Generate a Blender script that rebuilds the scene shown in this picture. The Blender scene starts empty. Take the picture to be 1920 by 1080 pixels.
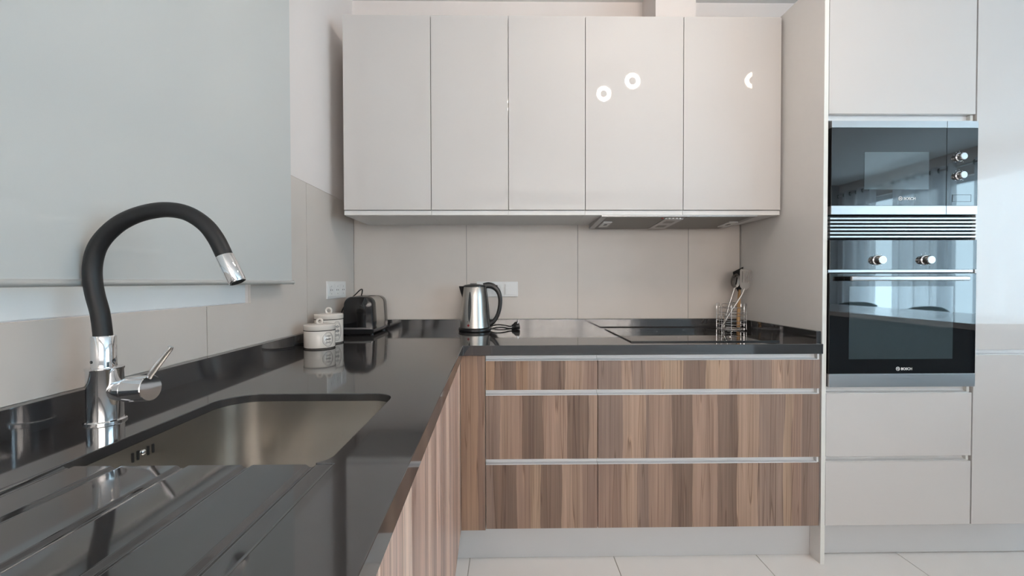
import bpy, bmesh, math, random
from mathutils import Vector, Matrix
random.seed(7)
sc = bpy.context.scene
C = sc.collection

# ------------------------------------------------------------------ camera
def rotm(yaw, pitch, roll):
    return (Matrix.Rotation(yaw, 3, 'Z') @ Matrix.Rotation(pitch, 3, 'X') @ Matrix.Rotation(roll, 3, 'Y'))
cam = bpy.data.cameras.new('camera')
cam.sensor_width = 36.0
cam.lens = 793.05 / 1920 * 36.0
cam.clip_start = 0.02
camo = bpy.data.objects.new('camera', cam)
C.objects.link(camo)
r = rotm(-0.0130, -0.0149, 0.0022)
m = Matrix.Identity(4)
for i in range(3):
    m[i][0], m[i][1], m[i][2] = r[i][0], r[i][2], -r[i][1]
m.translation = (0.8177, -2.2875, 1.15)
camo.matrix_world = m
sc.camera = camo

# ------------------------------------------------------------------ world, exposure
w = bpy.data.worlds.new('sky')
sc.world = w
w.use_nodes = True
bg = w.node_tree.nodes['Background']
bg.inputs['Color'].default_value = (1.0, 0.895, 0.80, 1)
bg.inputs['Strength'].default_value = 11.0
sc.cycles.max_bounces = 8
sc.view_settings.view_transform = 'Standard'
sc.view_settings.look = 'None'
sc.view_settings.gamma = 1.0
sc.view_settings.use_curve_mapping = False
sc.view_settings.exposure = 0.63

# daylight coming in through the windows of the room (sampling portals in the openings)
def portal(loc, rot, sx, sy):
    l = bpy.data.lights.new('window_daylight', 'AREA')
    l.shape = 'RECTANGLE'; l.size = sx; l.size_y = sy
    l.cycles.is_portal = True
    o = bpy.data.objects.new('window_daylight', l)
    C.objects.link(o); o.location = loc; o.rotation_euler = rot
portal((6.20, -3.70, 1.25), (0, math.radians(90), 0), 2.2, 3.2)
portal((1.70, -5.72, 1.75), (math.radians(90), 0, 0), 3.0, 1.2)  # opening of the added rear fill window

# ------------------------------------------------------------------ helpers
def lin(c):
    c = c / 255.0
    return c / 12.92 if c <= 0.04045 else ((c + 0.055) / 1.055) ** 2.4
def srgb(r, g, b, k=1.0):
    return (min(lin(r) * k, 1), min(lin(g) * k, 1), min(lin(b) * k, 1), 1)

def N(nt, t, **kw):
    n = nt.nodes.new(t)
    for k, v in kw.items():
        setattr(n, k, v)
    return n
def base_mat(name):
    m = bpy.data.materials.new(name); m.use_nodes = True
    nt = m.node_tree
    b = nt.nodes['Principled BSDF']
    return m, nt, b
def mat(name, col, rough=0.4, metal=0.0, var=0.05, scale=30.0, stretch=(1, 1, 1), bump=0.0, ior=1.5,
        rvar=0.0, coat=0.0, bscale=None):
    m, nt, b = base_mat(name)
    col = (col[0], col[1], col[2], 1)
    tc = N(nt, 'ShaderNodeTexCoord'); mp = N(nt, 'ShaderNodeMapping')
    mp.inputs['Scale'].default_value = stretch
    nt.links.new(tc.outputs['Object'], mp.inputs['Vector'])
    nz = N(nt, 'ShaderNodeTexNoise'); nz.inputs['Scale'].default_value = scale; nz.inputs['Detail'].default_value = 4
    nt.links.new(mp.outputs['Vector'], nz.inputs['Vector'])
    mx = N(nt, 'ShaderNodeMix', data_type='RGBA')
    mx.inputs['A'].default_value = tuple(c * (1 - var) for c in col[:3]) + (1,)
    mx.inputs['B'].default_value = tuple(min(1, c * (1 + var)) for c in col[:3]) + (1,)
    nt.links.new(nz.outputs['Fac'], mx.inputs['Factor'])
    nt.links.new(mx.outputs['Result'], b.inputs['Base Color'])
    b.inputs['Roughness'].default_value = rough
    b.inputs['Metallic'].default_value = metal
    b.inputs['IOR'].default_value = ior
    b.inputs['Coat Weight'].default_value = coat
    if rvar:
        mr = N(nt, 'ShaderNodeMapRange')
        mr.inputs['To Min'].default_value = max(0, rough - rvar); mr.inputs['To Max'].default_value = rough + rvar
        nt.links.new(nz.outputs['Fac'], mr.inputs['Value']); nt.links.new(mr.outputs['Result'], b.inputs['Roughness'])
    if bump:
        bp = N(nt, 'ShaderNodeBump'); bp.inputs['Strength'].default_value = bump; bp.inputs['Distance'].default_value = 0.002
        src = nz
        if bscale:
            src = N(nt, 'ShaderNodeTexNoise'); src.inputs['Scale'].default_value = bscale
            nt.links.new(mp.outputs['Vector'], src.inputs['Vector'])
        nt.links.new(src.outputs['Fac'], bp.inputs['Height']); nt.links.new(bp.outputs['Normal'], b.inputs['Normal'])
    return m
def emit_mat(name, col, s):
    m, nt, b = base_mat(name)
    b.inputs['Base Color'].default_value = (0.8, 0.8, 0.8, 1)
    b.inputs['Emission Color'].default_value = (*col, 1); b.inputs['Emission Strength'].default_value = s
    return m

def wood_mat(name, axis, a0, a1, strips, seed=0.0, rough=0.42):
    """Striped veneer laminate: strips = [(position 0..1, colour)], along world axis 0 (X) or 1 (Y)."""
    m, nt, b = base_mat(name)
    L = nt.links.new
    geo = N(nt, 'ShaderNodeNewGeometry'); sp = N(nt, 'ShaderNodeSeparateXYZ'); L(geo.outputs['Position'], sp.inputs[0])
    A = sp.outputs[axis]; Z = sp.outputs[2]
    def comb(ka, kz, off):
        c = N(nt, 'ShaderNodeCombineXYZ')
        for out, k, i in ((A, ka, 0), (Z, kz, 2)):
            mm = N(nt, 'ShaderNodeMath', operation='MULTIPLY'); mm.inputs[1].default_value = k
            L(out, mm.inputs[0]); L(mm.outputs[0], c.inputs[i])
        c.inputs[1].default_value = off + seed
        return c.outputs[0]
    def noise(vec, det=2.0, rough_=0.5):
        n = N(nt, 'ShaderNodeTexNoise'); n.inputs['Scale'].default_value = 1; n.inputs['Detail'].default_value = det
        n.inputs['Roughness'].default_value = rough_
        L(vec, n.inputs['Vector']); return n.outputs['Fac']
    wob = noise(comb(6, 4.0, 3.3), 2)
    ma = N(nt, 'ShaderNodeMath', operation='MULTIPLY_ADD'); ma.inputs[1].default_value = 0.026; L(wob, ma.inputs[0]); L(A, ma.inputs[2])
    mr = N(nt, 'ShaderNodeMapRange'); mr.inputs['From Min'].default_value = a0 + 0.013; mr.inputs['From Max'].default_value = a1 + 0.013
    L(ma.outputs[0], mr.inputs['Value'])
    rp = N(nt, 'ShaderNodeValToRGB'); cr = rp.color_ramp; cr.interpolation = 'CONSTANT'
    strips = strips[:31]
    cr.elements[0].position = strips[0][0]; cr.elements[0].color = strips[0][1]
    cr.elements[1].position = strips[1][0]; cr.elements[1].color = strips[1][1]
    for p_, c_ in strips[2:]:
        e = cr.elements.new(p_); e.color = c_
    L(mr.outputs['Result'], rp.inputs['Fac'])
    col = rp.outputs['Color']
    def mulramp(col, fac, stops):
        r2 = N(nt, 'ShaderNodeValToRGB')
        for i, (p_, v) in enumerate(stops):
            e = r2.color_ramp.elements[i] if i < 2 else r2.color_ramp.elements.new(p_)
            e.position = p_; e.color = (v[0], v[1], v[2], 1) if isinstance(v, tuple) else (v, v, v, 1)
        L(fac, r2.inputs['Fac'])
        mx = N(nt, 'ShaderNodeMix', data_type='RGBA', blend_type='MULTIPLY'); mx.inputs['Factor'].default_value = 1
        L(col, mx.inputs['A']); L(r2.outputs['Color'], mx.inputs['B'])
        return mx.outputs['Result']
    col = mulramp(col, noise(comb(24, 0.8, 7.7), 3), [(0.3, (0.80, 0.78, 0.77)), (0.7, (1.16, 1.15, 1.13))])
    col = mulramp(col, noise(comb(140, 0.9, 1.1), 4, 0.65), [(0.28, 0.80), (0.72, 1.16)])
    col = mulramp(col, noise(comb(520, 6, 5.1), 2), [(0.3, 0.90), (0.7, 1.08)])
    # narrow dark figure lines
    col = mulramp(col, noise(comb(26, 0.8, 11.9), 1.2), [(0.0, 1.0), (0.535, 1.0), (0.553, (1.12, 1.10, 1.06)), (0.563, (0.58, 0.53, 0.50)), (0.585, (0.95, 0.94, 0.93)), (1.0, 1.0)])
    col = mulramp(col, noise(comb(48, 0.9, 21.3), 1.6), [(0.0, 1.0), (0.475, 1.0), (0.495, (0.70, 0.66, 0.63)), (0.52, 1.0), (1.0, 1.0)])
    L(col, b.inputs['Base Color'])
    b.inputs['Roughness'].default_value = rough
    bp = N(nt, 'ShaderNodeBump'); bp.inputs['Strength'].default_value = 0.15; bp.inputs['Distance'].default_value = 0.0004
    L(noise(comb(520, 14, 5.1), 2), bp.inputs['Height']); L(bp.outputs['Normal'], b.inputs['Normal'])
    return m

def box(bm, x0, x1, y0, y1, z0, z1, bev=0.0, seg=2):
    x0, x1 = min(x0, x1), max(x0, x1); y0, y1 = min(y0, y1), max(y0, y1); z0, z1 = min(z0, z1), max(z0, z1)
    v = [bm.verts.new(p) for p in ((x0, y0, z0), (x1, y0, z0), (x1, y1, z0), (x0, y1, z0), (x0, y0, z1), (x1, y0, z1), (x1, y1, z1), (x0, y1, z1))]
    fs = [bm.faces.new([v[i] for i in q]) for q in ((0, 3, 2, 1), (4, 5, 6, 7), (0, 1, 5, 4), (1, 2, 6, 5), (2, 3, 7, 6), (3, 0, 4, 7))]
    if bev:
        es = list({e for f in fs for e in f.edges})
        bmesh.ops.bevel(bm, geom=es, offset=bev, segments=seg, affect='EDGES', profile=0.6)
    return bm
def BX(*a, **k):
    return box(bmesh.new(), *a, **k)
def prism(bm, poly, axis, a, b):
    """extrude a 2-D polygon along axis; poly in the other two axes in order"""
    def P(p, t):
        if axis == 0: return (t, p[0], p[1])
        if axis == 1: return (p[0], t, p[1])
        return (p[0], p[1], t)
    A = [bm.verts.new(P(p, a)) for p in poly]; B = [bm.verts.new(P(p, b)) for p in poly]
    n = len(poly)
    fs = [bm.faces.new(A), bm.faces.new(B[::-1])]
    for i in range(n):
        fs.append(bm.faces.new((A[i], B[i], B[(i + 1) % n], A[(i + 1) % n])))
    bmesh.ops.recalc_face_normals(bm, faces=fs)
    return bm
def frame_of(d):
    d = d.normalized()
    u = d.orthogonal().normalized()
    return u, d.cross(u)
def sweep(bm, pts, radii, seg=12, caps=True):
    pts = [Vector(p) for p in pts]
    if not hasattr(radii, '__len__'): radii = [radii] * len(pts)
    rings = []; u = None
    for i, p in enumerate(pts):
        d = (pts[min(i + 1, len(pts) - 1)] - pts[max(i - 1, 0)]).normalized()
        if u is None: u = d.orthogonal().normalized()
        else: u = (u - d * u.dot(d)).normalized()
        v = d.cross(u)
        rings.append([bm.verts.new(p + (u * math.cos(2 * math.pi * k / seg) + v * math.sin(2 * math.pi * k / seg)) * radii[i]) for k in range(seg)])
    fs = []
    for a, b in zip(rings, rings[1:]):
        for k in range(seg):
            fs.append(bm.faces.new((a[k], a[(k + 1) % seg], b[(k + 1) % seg], b[k])))
    if caps:
        fs.append(bm.faces.new(rings[0][::-1])); fs.append(bm.faces.new(rings[-1]))
    bmesh.ops.recalc_face_normals(bm, faces=fs)
    return bm
def cyl(bm, p0, p1, r0, r1=None, seg=24, bev=0.0):
    p0, p1 = Vector(p0), Vector(p1); r1 = r0 if r1 is None else r1
    if bev:
        d = (p1 - p0).normalized()
        return sweep(bm, [p0, p0 + d * bev, p1 - d * bev, p1], [r0 - bev, r0, r1, r1 - bev], seg)
    return sweep(bm, [p0, p1], [r0, r1], seg)
def lathe(bm, prof, c, seg=40, axis=Vector((0, 0, 1))):
    """prof = [(r, h)] around axis through c; r == 0 closes"""
    c = Vector(c); u, v = frame_of(Vector(axis)); ax = Vector(axis).normalized()
    rings = []
    for r_, h in prof:
        if r_ <= 1e-6: rings.append([bm.verts.new(c + ax * h)])
        else: rings.append([bm.verts.new(c + ax * h + (u * math.cos(2 * math.pi * k / seg) + v * math.sin(2 * math.pi * k / seg)) * r_) for k in range(seg)])
    fs = []
    for a, b in zip(rings, rings[1:]):
        for k in range(seg):
            k2 = (k + 1) % seg
            if len(a) == 1 and len(b) == 1: continue
            if len(a) == 1: fs.append(bm.faces.new((a[0], b[k2], b[k])))
            elif len(b) == 1: fs.append(bm.faces.new((a[k], a[k2], b[0])))
            else: fs.append(bm.faces.new((a[k], a[k2], b[k2], b[k])))
    bmesh.ops.recalc_face_normals(bm, faces=fs)
    return bm
def torus(bm, c, R, r_, axis=(0, 0, 1), seg=32, ts=8, a0=0, a1=2 * math.pi):
    u, v = frame_of(Vector(axis)); c = Vector(c)
    full = abs(a1 - a0 - 2 * math.pi) < 1e-6
    n = seg if full else seg + 1
    ax = Vector(axis).normalized(); rings = []
    for i in range(n):
        t = a0 + (a1 - a0) * i / seg
        d = u * math.cos(t) + v * math.sin(t)
        rings.append([bm.verts.new(c + d * R + (d * math.cos(2 * math.pi * k / ts) + ax * math.sin(2 * math.pi * k / ts)) * r_) for k in range(ts)])
    fs = []
    for i in range(n if full else n - 1):
        a, b = rings[i], rings[(i + 1) % n]
        for k in range(ts):
            fs.append(bm.faces.new((a[k], a[(k + 1) % ts], b[(k + 1) % ts], b[k])))
    bmesh.ops.recalc_face_normals(bm, faces=fs)
    return bm
def plate(bm, outline, holes, thick, M):
    """flat plate with holes in local xy, extruded +-thick/2 in z, placed by matrix M"""
    b2 = bmesh.new(); edges = []
    for loop in [outline] + holes:
        vs = [b2.verts.new((p[0], p[1], -thick / 2)) for p in loop]
        edges += [b2.edges.new((vs[i], vs[(i + 1) % len(vs)])) for i in range(len(vs))]
    bmesh.ops.triangle_fill(b2, use_beauty=True, use_dissolve=False, edges=edges)
    fs = list(b2.faces)
    ex = bmesh.ops.extrude_face_region(b2, geom=fs)
    for g in ex['geom']:
        if isinstance(g, bmesh.types.BMVert): g.co.z += thick
    bmesh.ops.recalc_face_normals(b2, faces=list(b2.faces))
    tmp = bpy.data.meshes.new('tmp'); b2.to_mesh(tmp); b2.free()
    tmp.transform(M); bm.from_mesh(tmp); bpy.data.meshes.remove(tmp)
    return bm
def catmull(pts, n=8):
    pts = [Vector(p) for p in pts]; P = [pts[0]] + pts + [pts[-1]]; out = []
    for i in range(1, len(P) - 2):
        for k in range(n):
            t = k / n
            a, b, c, d = P[i - 1], P[i], P[i + 1], P[i + 2]
            out.append(0.5 * ((2 * b) + (c - a) * t + (2 * a - 5 * b + 4 * c - d) * t * t + (3 * b - a - 3 * c + d) * t ** 3))
    out.append(pts[-1]); return out
def arc(cx, cy, r_, a0, a1, n):
    return [(cx + r_ * math.cos(math.radians(a0 + (a1 - a0) * i / n)), cy + r_ * math.sin(math.radians(a0 + (a1 - a0) * i / n))) for i in range(n + 1)]

def root_of(o):
    while o.parent: o = o.parent
    return o
def obj(name, bm, material, parent=None, smooth=False, bevel=0.0):
    """bm in world coordinates -> ONE mesh object (child of parent when given)"""
    me = bpy.data.meshes.new(name); bm.to_mesh(me); bm.free()
    if parent is not None: me.transform(Matrix.Translation(-root_of(parent).location))
    o = bpy.data.objects.new(name, me); C.objects.link(o)
    if parent is not None: o.parent = parent
    me.materials.append(material)
    if smooth:
        me.polygons.foreach_set('use_smooth', [True] * len(me.polygons))
        ang = math.radians(38); b3 = bmesh.new(); b3.from_mesh(me)
        for e in b3.edges:
            if len(e.link_faces) == 2 and e.calc_face_angle(0) > ang: e.smooth = False
        b3.to_mesh(me); b3.free()
    if bevel:
        md = o.modifiers.new('bevel', 'BEVEL'); md.width = bevel; md.segments = 2; md.limit_method = 'ANGLE'; md.angle_limit = math.radians(40)
    return o
def tag(o, label, cat, group=None):
    o['label'] = label; o['category'] = cat
    if group: o['group'] = group
    return o
def thing(name, loc, label, cat, group=None):
    o = bpy.data.objects.new(name, None); C.objects.link(o); o.location = loc; o.empty_display_size = 0.05
    bpy.context.view_layer.update()
    return tag(o, label, cat, group)
def struct(o):
    o['kind'] = 'structure'; return o
def text_bm(s, size, loc, rot, ext=0.0003):
    cu = bpy.data.curves.new('t', 'FONT'); cu.body = s; cu.size = size; cu.extrude = ext; cu.align_x = 'LEFT'; cu.offset = size * 0.02
    o = bpy.data.objects.new('t', cu); C.objects.link(o)
    dg = bpy.context.evaluated_depsgraph_get(); me = bpy.data.meshes.new_from_object(o.evaluated_get(dg))
    me.transform(Matrix.Translation(loc) @ rot)
    bm = bmesh.new(); bm.from_mesh(me)
    bpy.data.objects.remove(o); bpy.data.meshes.remove(me); bpy.data.curves.remove(cu)
    return bm

# ------------------------------------------------------------------ materials
M_wall = mat('wall_paint', (0.82, 0.762, 0.735), 0.75, var=0.015, scale=6, bump=0.03, bscale=300)
M_rear = mat('grey_wall_paint', (0.52, 0.51, 0.51), 0.75, var=0.015, scale=6)
M_ceil = mat('ceiling_paint', (0.82, 0.81, 0.80), 0.8, var=0.01)
M_grout = mat('grout', (0.36, 0.335, 0.31), 0.8)
M_fgrout = mat('floor_grout', (0.50, 0.46, 0.42), 0.8)
M_tile = mat('porcelain_wall_tile', (0.665, 0.603, 0.555), 0.36, var=0.10, scale=2.6, rvar=0.05)
M_ftile = mat('porcelain_floor_tile', (0.90, 0.86, 0.83), 0.22, var=0.04, scale=3.0)
M_gloss = mat('gloss_white_lacquer', (0.62, 0.595, 0.58), 0.022, var=0.01, scale=3, ior=1.48)
M_white = mat('white_melamine', (0.74, 0.73, 0.72), 0.35, var=0.015)
M_gable = mat('white_gable_melamine', (0.80, 0.77, 0.745), 0.40, var=0.015)
M_edge = mat('white_edge_band', (0.80, 0.80, 0.76), 0.35, var=0.01)
M_alu = mat('anodised_profile', (0.82, 0.83, 0.84), 0.30, metal=0.0, var=0.03, scale=8, stretch=(0.1, 8, 30))
M_plinth = mat('grey_plinth', (0.64, 0.64, 0.645), 0.28, metal=0.1, var=0.03, scale=4)
M_quartz = mat('dark_grey_quartz', (0.038, 0.036, 0.037), 0.06, var=0.10, scale=420, ior=1.95)
M_steel = mat('brushed_steel', (0.53, 0.505, 0.475), 0.33, metal=1.0, var=0.08, scale=20, stretch=(1, 1, 14), rvar=0.05)
M_sink = mat('satin_steel', (0.66, 0.635, 0.60), 0.24, metal=1.0, var=0.05, scale=26, stretch=(1, 1, 0.03), bump=0.35)
M_steelh = mat('brushed_steel_strip', (0.47, 0.465, 0.47), 0.38, metal=1.0, var=0.05, scale=12, stretch=(0.3, 1, 30), rvar=0.04)
M_uten = mat('utensil_steel', (0.50, 0.48, 0.46), 0.30, metal=1.0, var=0.05)
M_chrome = mat('chrome', (0.80, 0.80, 0.81), 0.045, metal=1.0, var=0.01)
M_rubber = mat('black_silicone', (0.010, 0.010, 0.011), 0.50, var=0.2, scale=60)
M_black = mat('black_plastic', (0.012, 0.012, 0.013), 0.28, var=0.15)
M_blackg = mat('black_gloss_plastic', (0.010, 0.010, 0.011), 0.06, var=0.1)
M_bglass = mat('black_glass', (0.006, 0.006, 0.007), 0.02, var=0.1, ior=1.6)
M_wglass = mat('oven_window_glass', (0.035, 0.050, 0.056), 0.02, var=0.06, ior=1.85)
M_hob = mat('black_ceramic_glass', (0.006, 0.006, 0.006), 0.04, var=0.1, ior=1.5)
M_dark = mat('dark_recess', (0.012, 0.011, 0.011), 0.7)
M_cer = mat('cream_ceramic', (0.72, 0.665, 0.61), 0.12, var=0.02, scale=12)
M_line = mat('dark_glaze', (0.035, 0.025, 0.022), 0.25)
M_print = mat('printed_line', (0.11, 0.10, 0.10), 0.5)
M_swhite = mat('white_switch_plastic', (0.82, 0.815, 0.81), 0.30, var=0.01)
M_red = mat('red_plastic', (0.30, 0.012, 0.012), 0.3)
M_logo = mat('silver_print', (0.80, 0.80, 0.80), 0.4)
M_wood_sp = mat('beech_handle', (0.52, 0.30, 0.13), 0.5, var=0.15, scale=18, stretch=(6, 6, 1))
M_gauge = mat('smoked_gauge', (0.05, 0.055, 0.06), 0.2)
M_zone = mat('hob_print', (0.02, 0.02, 0.02), 0.3)
M_filter = mat('hood_filter_mesh', (0.24, 0.23, 0.215), 0.45, metal=0.7, var=0.15, scale=300)
M_led = mat('lamp_lens', (0.7, 0.7, 0.7), 0.25)
M_bar = mat('blind_bar_aluminium', (0.62, 0.62, 0.60), 0.35, metal=0.4)
M_frame = mat('white_window_pvc', (0.80, 0.83, 0.85), 0.3, var=0.01)
M_shut = mat('shutter_slat', (0.55, 0.58, 0.60), 0.5)
M_teal = mat('teal_upholstery', (0.03, 0.12, 0.15), 0.7, var=0.15, scale=200)
M_island = mat('blue_grey_front', (0.10, 0.16, 0.20), 0.35, var=0.05)
M_itop = mat('white_stone_top', (0.82, 0.82, 0.82), 0.12, var=0.02)
M_lamp = emit_mat('lamp_glow', (1.0, 0.86, 0.74), 125.0)
M_lampd = emit_mat('dim_lamp_glow', (1.0, 0.78, 0.58), 30.0)
def glass_mat(name, tint):
    m, nt, b = base_mat(name); L = nt.links.new
    nz = N(nt, 'ShaderNodeTexNoise'); nz.inputs['Scale'].default_value = 2
    mx = N(nt, 'ShaderNodeMix', data_type='RGBA'); L(nz.outputs['Fac'], mx.inputs['Factor'])
    mx.inputs['A'].default_value = (*[c * 0.98 for c in tint], 1); mx.inputs['B'].default_value = (*tint, 1)
    tp = N(nt, 'ShaderNodeBsdfTransparent'); L(mx.outputs['Result'], tp.inputs['Color'])
    gl = N(nt, 'ShaderNodeBsdfGlossy'); gl.inputs['Roughness'].default_value = 0.01
    ms = N(nt, 'ShaderNodeMixShader'); ms.inputs[0].default_value = 0.06; L(tp.outputs[0], ms.inputs[1]); L(gl.outputs[0], ms.inputs[2])
    L(ms.outputs[0], nt.nodes['Material Output'].inputs['Surface'])
    return m
M_glass = glass_mat('clear_window_glass', (0.95, 0.95, 0.95))
M_bluegl = glass_mat('blue_daylight_tint_glass', (0.69, 0.87, 1.0))  # tint put into the pane to turn the right-hand daylight blue
def cloth_mat(name, col, transl, transp, weave=900):
    m, nt, b = base_mat(name); L = nt.links.new
    tc = N(nt, 'ShaderNodeTexCoord'); nz = N(nt, 'ShaderNodeTexNoise'); nz.inputs['Scale'].default_value = weave
    L(tc.outputs['Object'], nz.inputs['Vector'])
    mx = N(nt, 'ShaderNodeMix', data_type='RGBA'); L(nz.outputs['Fac'], mx.inputs['Factor'])
    mx.inputs['A'].default_value = tuple(c * 0.96 for c in col) + (1,); mx.inputs['B'].default_value = (*col, 1)
    L(mx.outputs['Result'], b.inputs['Base Color']); b.inputs['Roughness'].default_value = 0.6
    tr = N(nt, 'ShaderNodeBsdfTranslucent'); L(mx.outputs['Result'], tr.inputs['Color'])
    tp = N(nt, 'ShaderNodeBsdfTransparent')
    m1 = N(nt, 'ShaderNodeMixShader'); m1.inputs[0].default_value = transl; L(b.outputs[0], m1.inputs[1]); L(tr.outputs[0], m1.inputs[2])
    m2 = N(nt, 'ShaderNodeMixShader'); m2.inputs[0].default_value = transp; L(m1.outputs[0], m2.inputs[1]); L(tp.outputs[0], m2.inputs[2])
    L(m2.outputs[0], nt.nodes['Material Output'].inputs['Surface'])
    return m
M_blind = cloth_mat('roller_blind_fabric', (0.69, 0.70, 0.685), 0.10, 0.035)
M_sheer = cloth_mat('sheer_curtain', (0.85, 0.87, 0.90), 0.45, 0.25)

# ================================================================== THE ROOM
XR, YB, ZC = 6.063, -5.55, 2.65
def wall(name, boxes, m=M_wall):
    bm = bmesh.new()
    for b_ in boxes: box(bm, *b_)
    return struct(obj(name, bm, m))
floor = struct(obj('floor', BX(-0.25, XR + 0.25, YB - 0.25, 0.25, -0.12, -0.003), M_fgrout))
ceiling = struct(obj('ceiling', BX(-0.25, XR + 0.25, YB - 0.25, 0.25, ZC, ZC + 0.12), M_ceil))
wb = wall('wall_back', [(-0.25, XR + 0.25, 0.0, 0.25, 0, ZC)])
WY0, WY1, WZ0, WZ1 = -2.55, -0.926, 1.084, 2.35
wl = wall('wall_left', [(-0.25, -0.008, WY1, 0, 0, ZC), (-0.25, -0.008, YB, WY0, 0, ZC),
                        (-0.25, -0.008, WY0, WY1, 0, WZ0), (-0.25, -0.008, WY0, WY1, WZ1, ZC)])
wr = wall('wall_right', [(XR, XR + 0.25, -2.1, 0.0, 0, ZC), (XR, XR + 0.25, YB, -5.3, 0, ZC),
                         (XR, XR + 0.25, -5.3, -2.1, 0, 0.15), (XR, XR + 0.25, -5.3, -2.1, 2.35, ZC)])
wre = wall('wall_rear', [(-0.25, 0.2, YB - 0.25, YB, 0, ZC), (3.2, XR + 0.25, YB - 0.25, YB, 0, ZC),
                         (0.2, 3.2, YB - 0.25, YB, 0, 1.15), (0.2, 3.2, YB - 0.25, YB, 2.35, ZC)], M_rear)
# plaster of the left wall above and around the tiling
pl = bmesh.new()
for b_ in [(-0.008, 0, -0.926, 0, 1.557, ZC), (-0.008, 0, WY0, -0.926, WZ1, ZC), (-0.008, 0, YB, WY0, 0, ZC)]: box(pl, *b_)
obj('plaster', pl, M_wall, wl)
# boxed-in extractor duct above the wall cabinets
struct(obj('trim_1', BX(1.553, 1.752, -0.20, -0.0005, 2.3575, ZC), M_wall))

# floor tiles, each its own piece
tile_me = None
for i in range(10):
    for j in range(9):
        if tile_me is None:
            o = obj('tile', BX(-0.2985, 0.2985, -0.2985, 0.2985, -0.0028, 0, bev=0.0006, seg=1), M_ftile, floor); tile_me = o.data
        else:
            o = bpy.data.objects.new('tile', tile_me); C.objects.link(o); o.parent = floor
        o.location = (0.063 + 0.3 + 0.6 * i, -0.15 - 0.3 - 0.6 * j, 0)
# splashback tiles of the back wall
g = 0.0015
xs = [-0.0010, 0.603, 1.203, 1.803, 2.083]
for a, b_ in zip(xs, xs[1:]):
    obj('tile', BX(a + g, b_ - g, -0.0065, -0.0003, 0.9485, 1.548, bev=0.0005, seg=1), M_tile, wb)
obj('grout', BX(0.0, 2.086, -0.0055, -0.0001, 0.9482, 1.549), M_grout, wb)
# tiles of the left wall, cut around the window
ys = [-0.0075, -0.542, -1.124, -1.706, -2.288, -2.87]
zt0, zt1 = 0.9485, 1.556
for a, b_ in zip(ys, ys[1:]):
    a, b_ = a - g, b_ + g
    if a > WY1 and b_ > WY1: poly = [(a, zt0), (a, zt1), (b_, zt1), (b_, zt0)]
    elif a > WY1: poly = [(a, zt0), (a, zt1), (WY1, zt1), (WY1, WZ0), (b_, WZ0), (b_, zt0)]
    elif b_ > WY0: poly = [(a, zt0), (a, WZ0), (b_, WZ0), (b_, zt0)]
    else: poly = [(a, zt0), (a, WZ0), (WY0, WZ0), (WY0, zt1), (b_, zt1), (b_, zt0)]
    obj('tile', prism(bmesh.new(), poly, 0, -0.0075, 0.0), M_tile, wl)

# window_1 behind the roller blind: fixed lower light, two sashes above
def window_frame(name, ax, at0, at1, a0, a1, z0, z1, bars_v, bars_h, wbar=0.06, glass=M_glass, sill=None):
    """frame in the plane ax (0: X=const, 1: Y=const)"""
    def bxx(bm, p0, p1, q0, q1, d0=at0, d1=at1):
        if ax == 0: box(bm, d0, d1, p0, p1, q0, q1, bev=0.003, seg=1)
        else: box(bm, p0, p1, d0, d1, q0, q1, bev=0.003, seg=1)
    bm = bmesh.new()
    bxx(bm, a0, a1, z0, z0 + (sill or wbar)); bxx(bm, a0, a1, z1 - wbar, z1)
    bxx(bm, a0, a0 + wbar, z0 + (sill or wbar), z1 - wbar); bxx(bm, a1 - wbar, a1, z0 + (sill or wbar), z1 - wbar)
    win = struct(obj(name, bm, M_frame))
    e = 0.0005
    for h0, h1 in bars_h:
        b2 = bmesh.new(); bxx(b2, a0 + wbar + e, a1 - wbar - e, h0, h1); obj('transom', b2, M_frame, win)
    for v0, v1, q0, q1 in bars_v:
        b2 = bmesh.new(); bxx(b2, v0, v1, q0, q1); obj('mullion', b2, M_frame, win)
    mid = (at0 + at1) / 2
    b2 = bmesh.new()
    if ax == 0: box(b2, mid - 0.002, mid + 0.002, a0 + wbar * 0.5, a1 - wbar * 0.5, z0 + wbar * 0.5, z1 - wbar * 0.5)
    else: box(b2, a0 + wbar * 0.5, a1 - wbar * 0.5, mid - 0.002, mid + 0.002, z0 + wbar * 0.5, z1 - wbar * 0.5)
    obj('pane', b2, glass, win)
    return win
window_frame('window_1', 0, -0.075, -0.015, WY0, WY1, WZ0, WZ1, [(-1.33, -1.20, 1.5445, WZ1 - 0.061), (-1.75, -1.62, 1.5445, WZ1 - 0.061)], [(1.45, 1.544)], sill=0.095)
sh = thing('roller_shutter', (-0.16, -1.74, WZ0), 'lowered grey slatted shutter outside the window above the sink', 'shutter')
for i in range(24):
    z0 = WZ0 + 0.002 + i * 0.0527
    obj('slat', prism(bmesh.new(), [(-0.166, z0), (-0.154, z0), (-0.150, z0 + 0.022), (-0.154, z0 + 0.040), (-0.166, z0 + 0.040), (-0.170, z0 + 0.022)], 1, WY0 + 0.002, WY1 - 0.002), M_shut, sh)  # slats narrowed so that daylight leaks through and brightens the sill
window_frame('window_2', 0, XR + 0.08, XR + 0.14, -5.3, -2.1, 0.15, 2.35, [(-3.01, -2.89, 0.211, 2.289), (-4.11, -3.99, 0.211, 2.289)], [], glass=M_bluegl)

window_frame('rear_fill_window', 1, YB - 0.14, YB - 0.08, 0.2, 3.2, 1.15, 2.35, [(1.16, 1.24, 1.211, 2.289), (2.16, 2.24, 1.211, 2.289)], [])  # unseen window added for frontal fill, sill raised clear of mirror reflections

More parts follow.
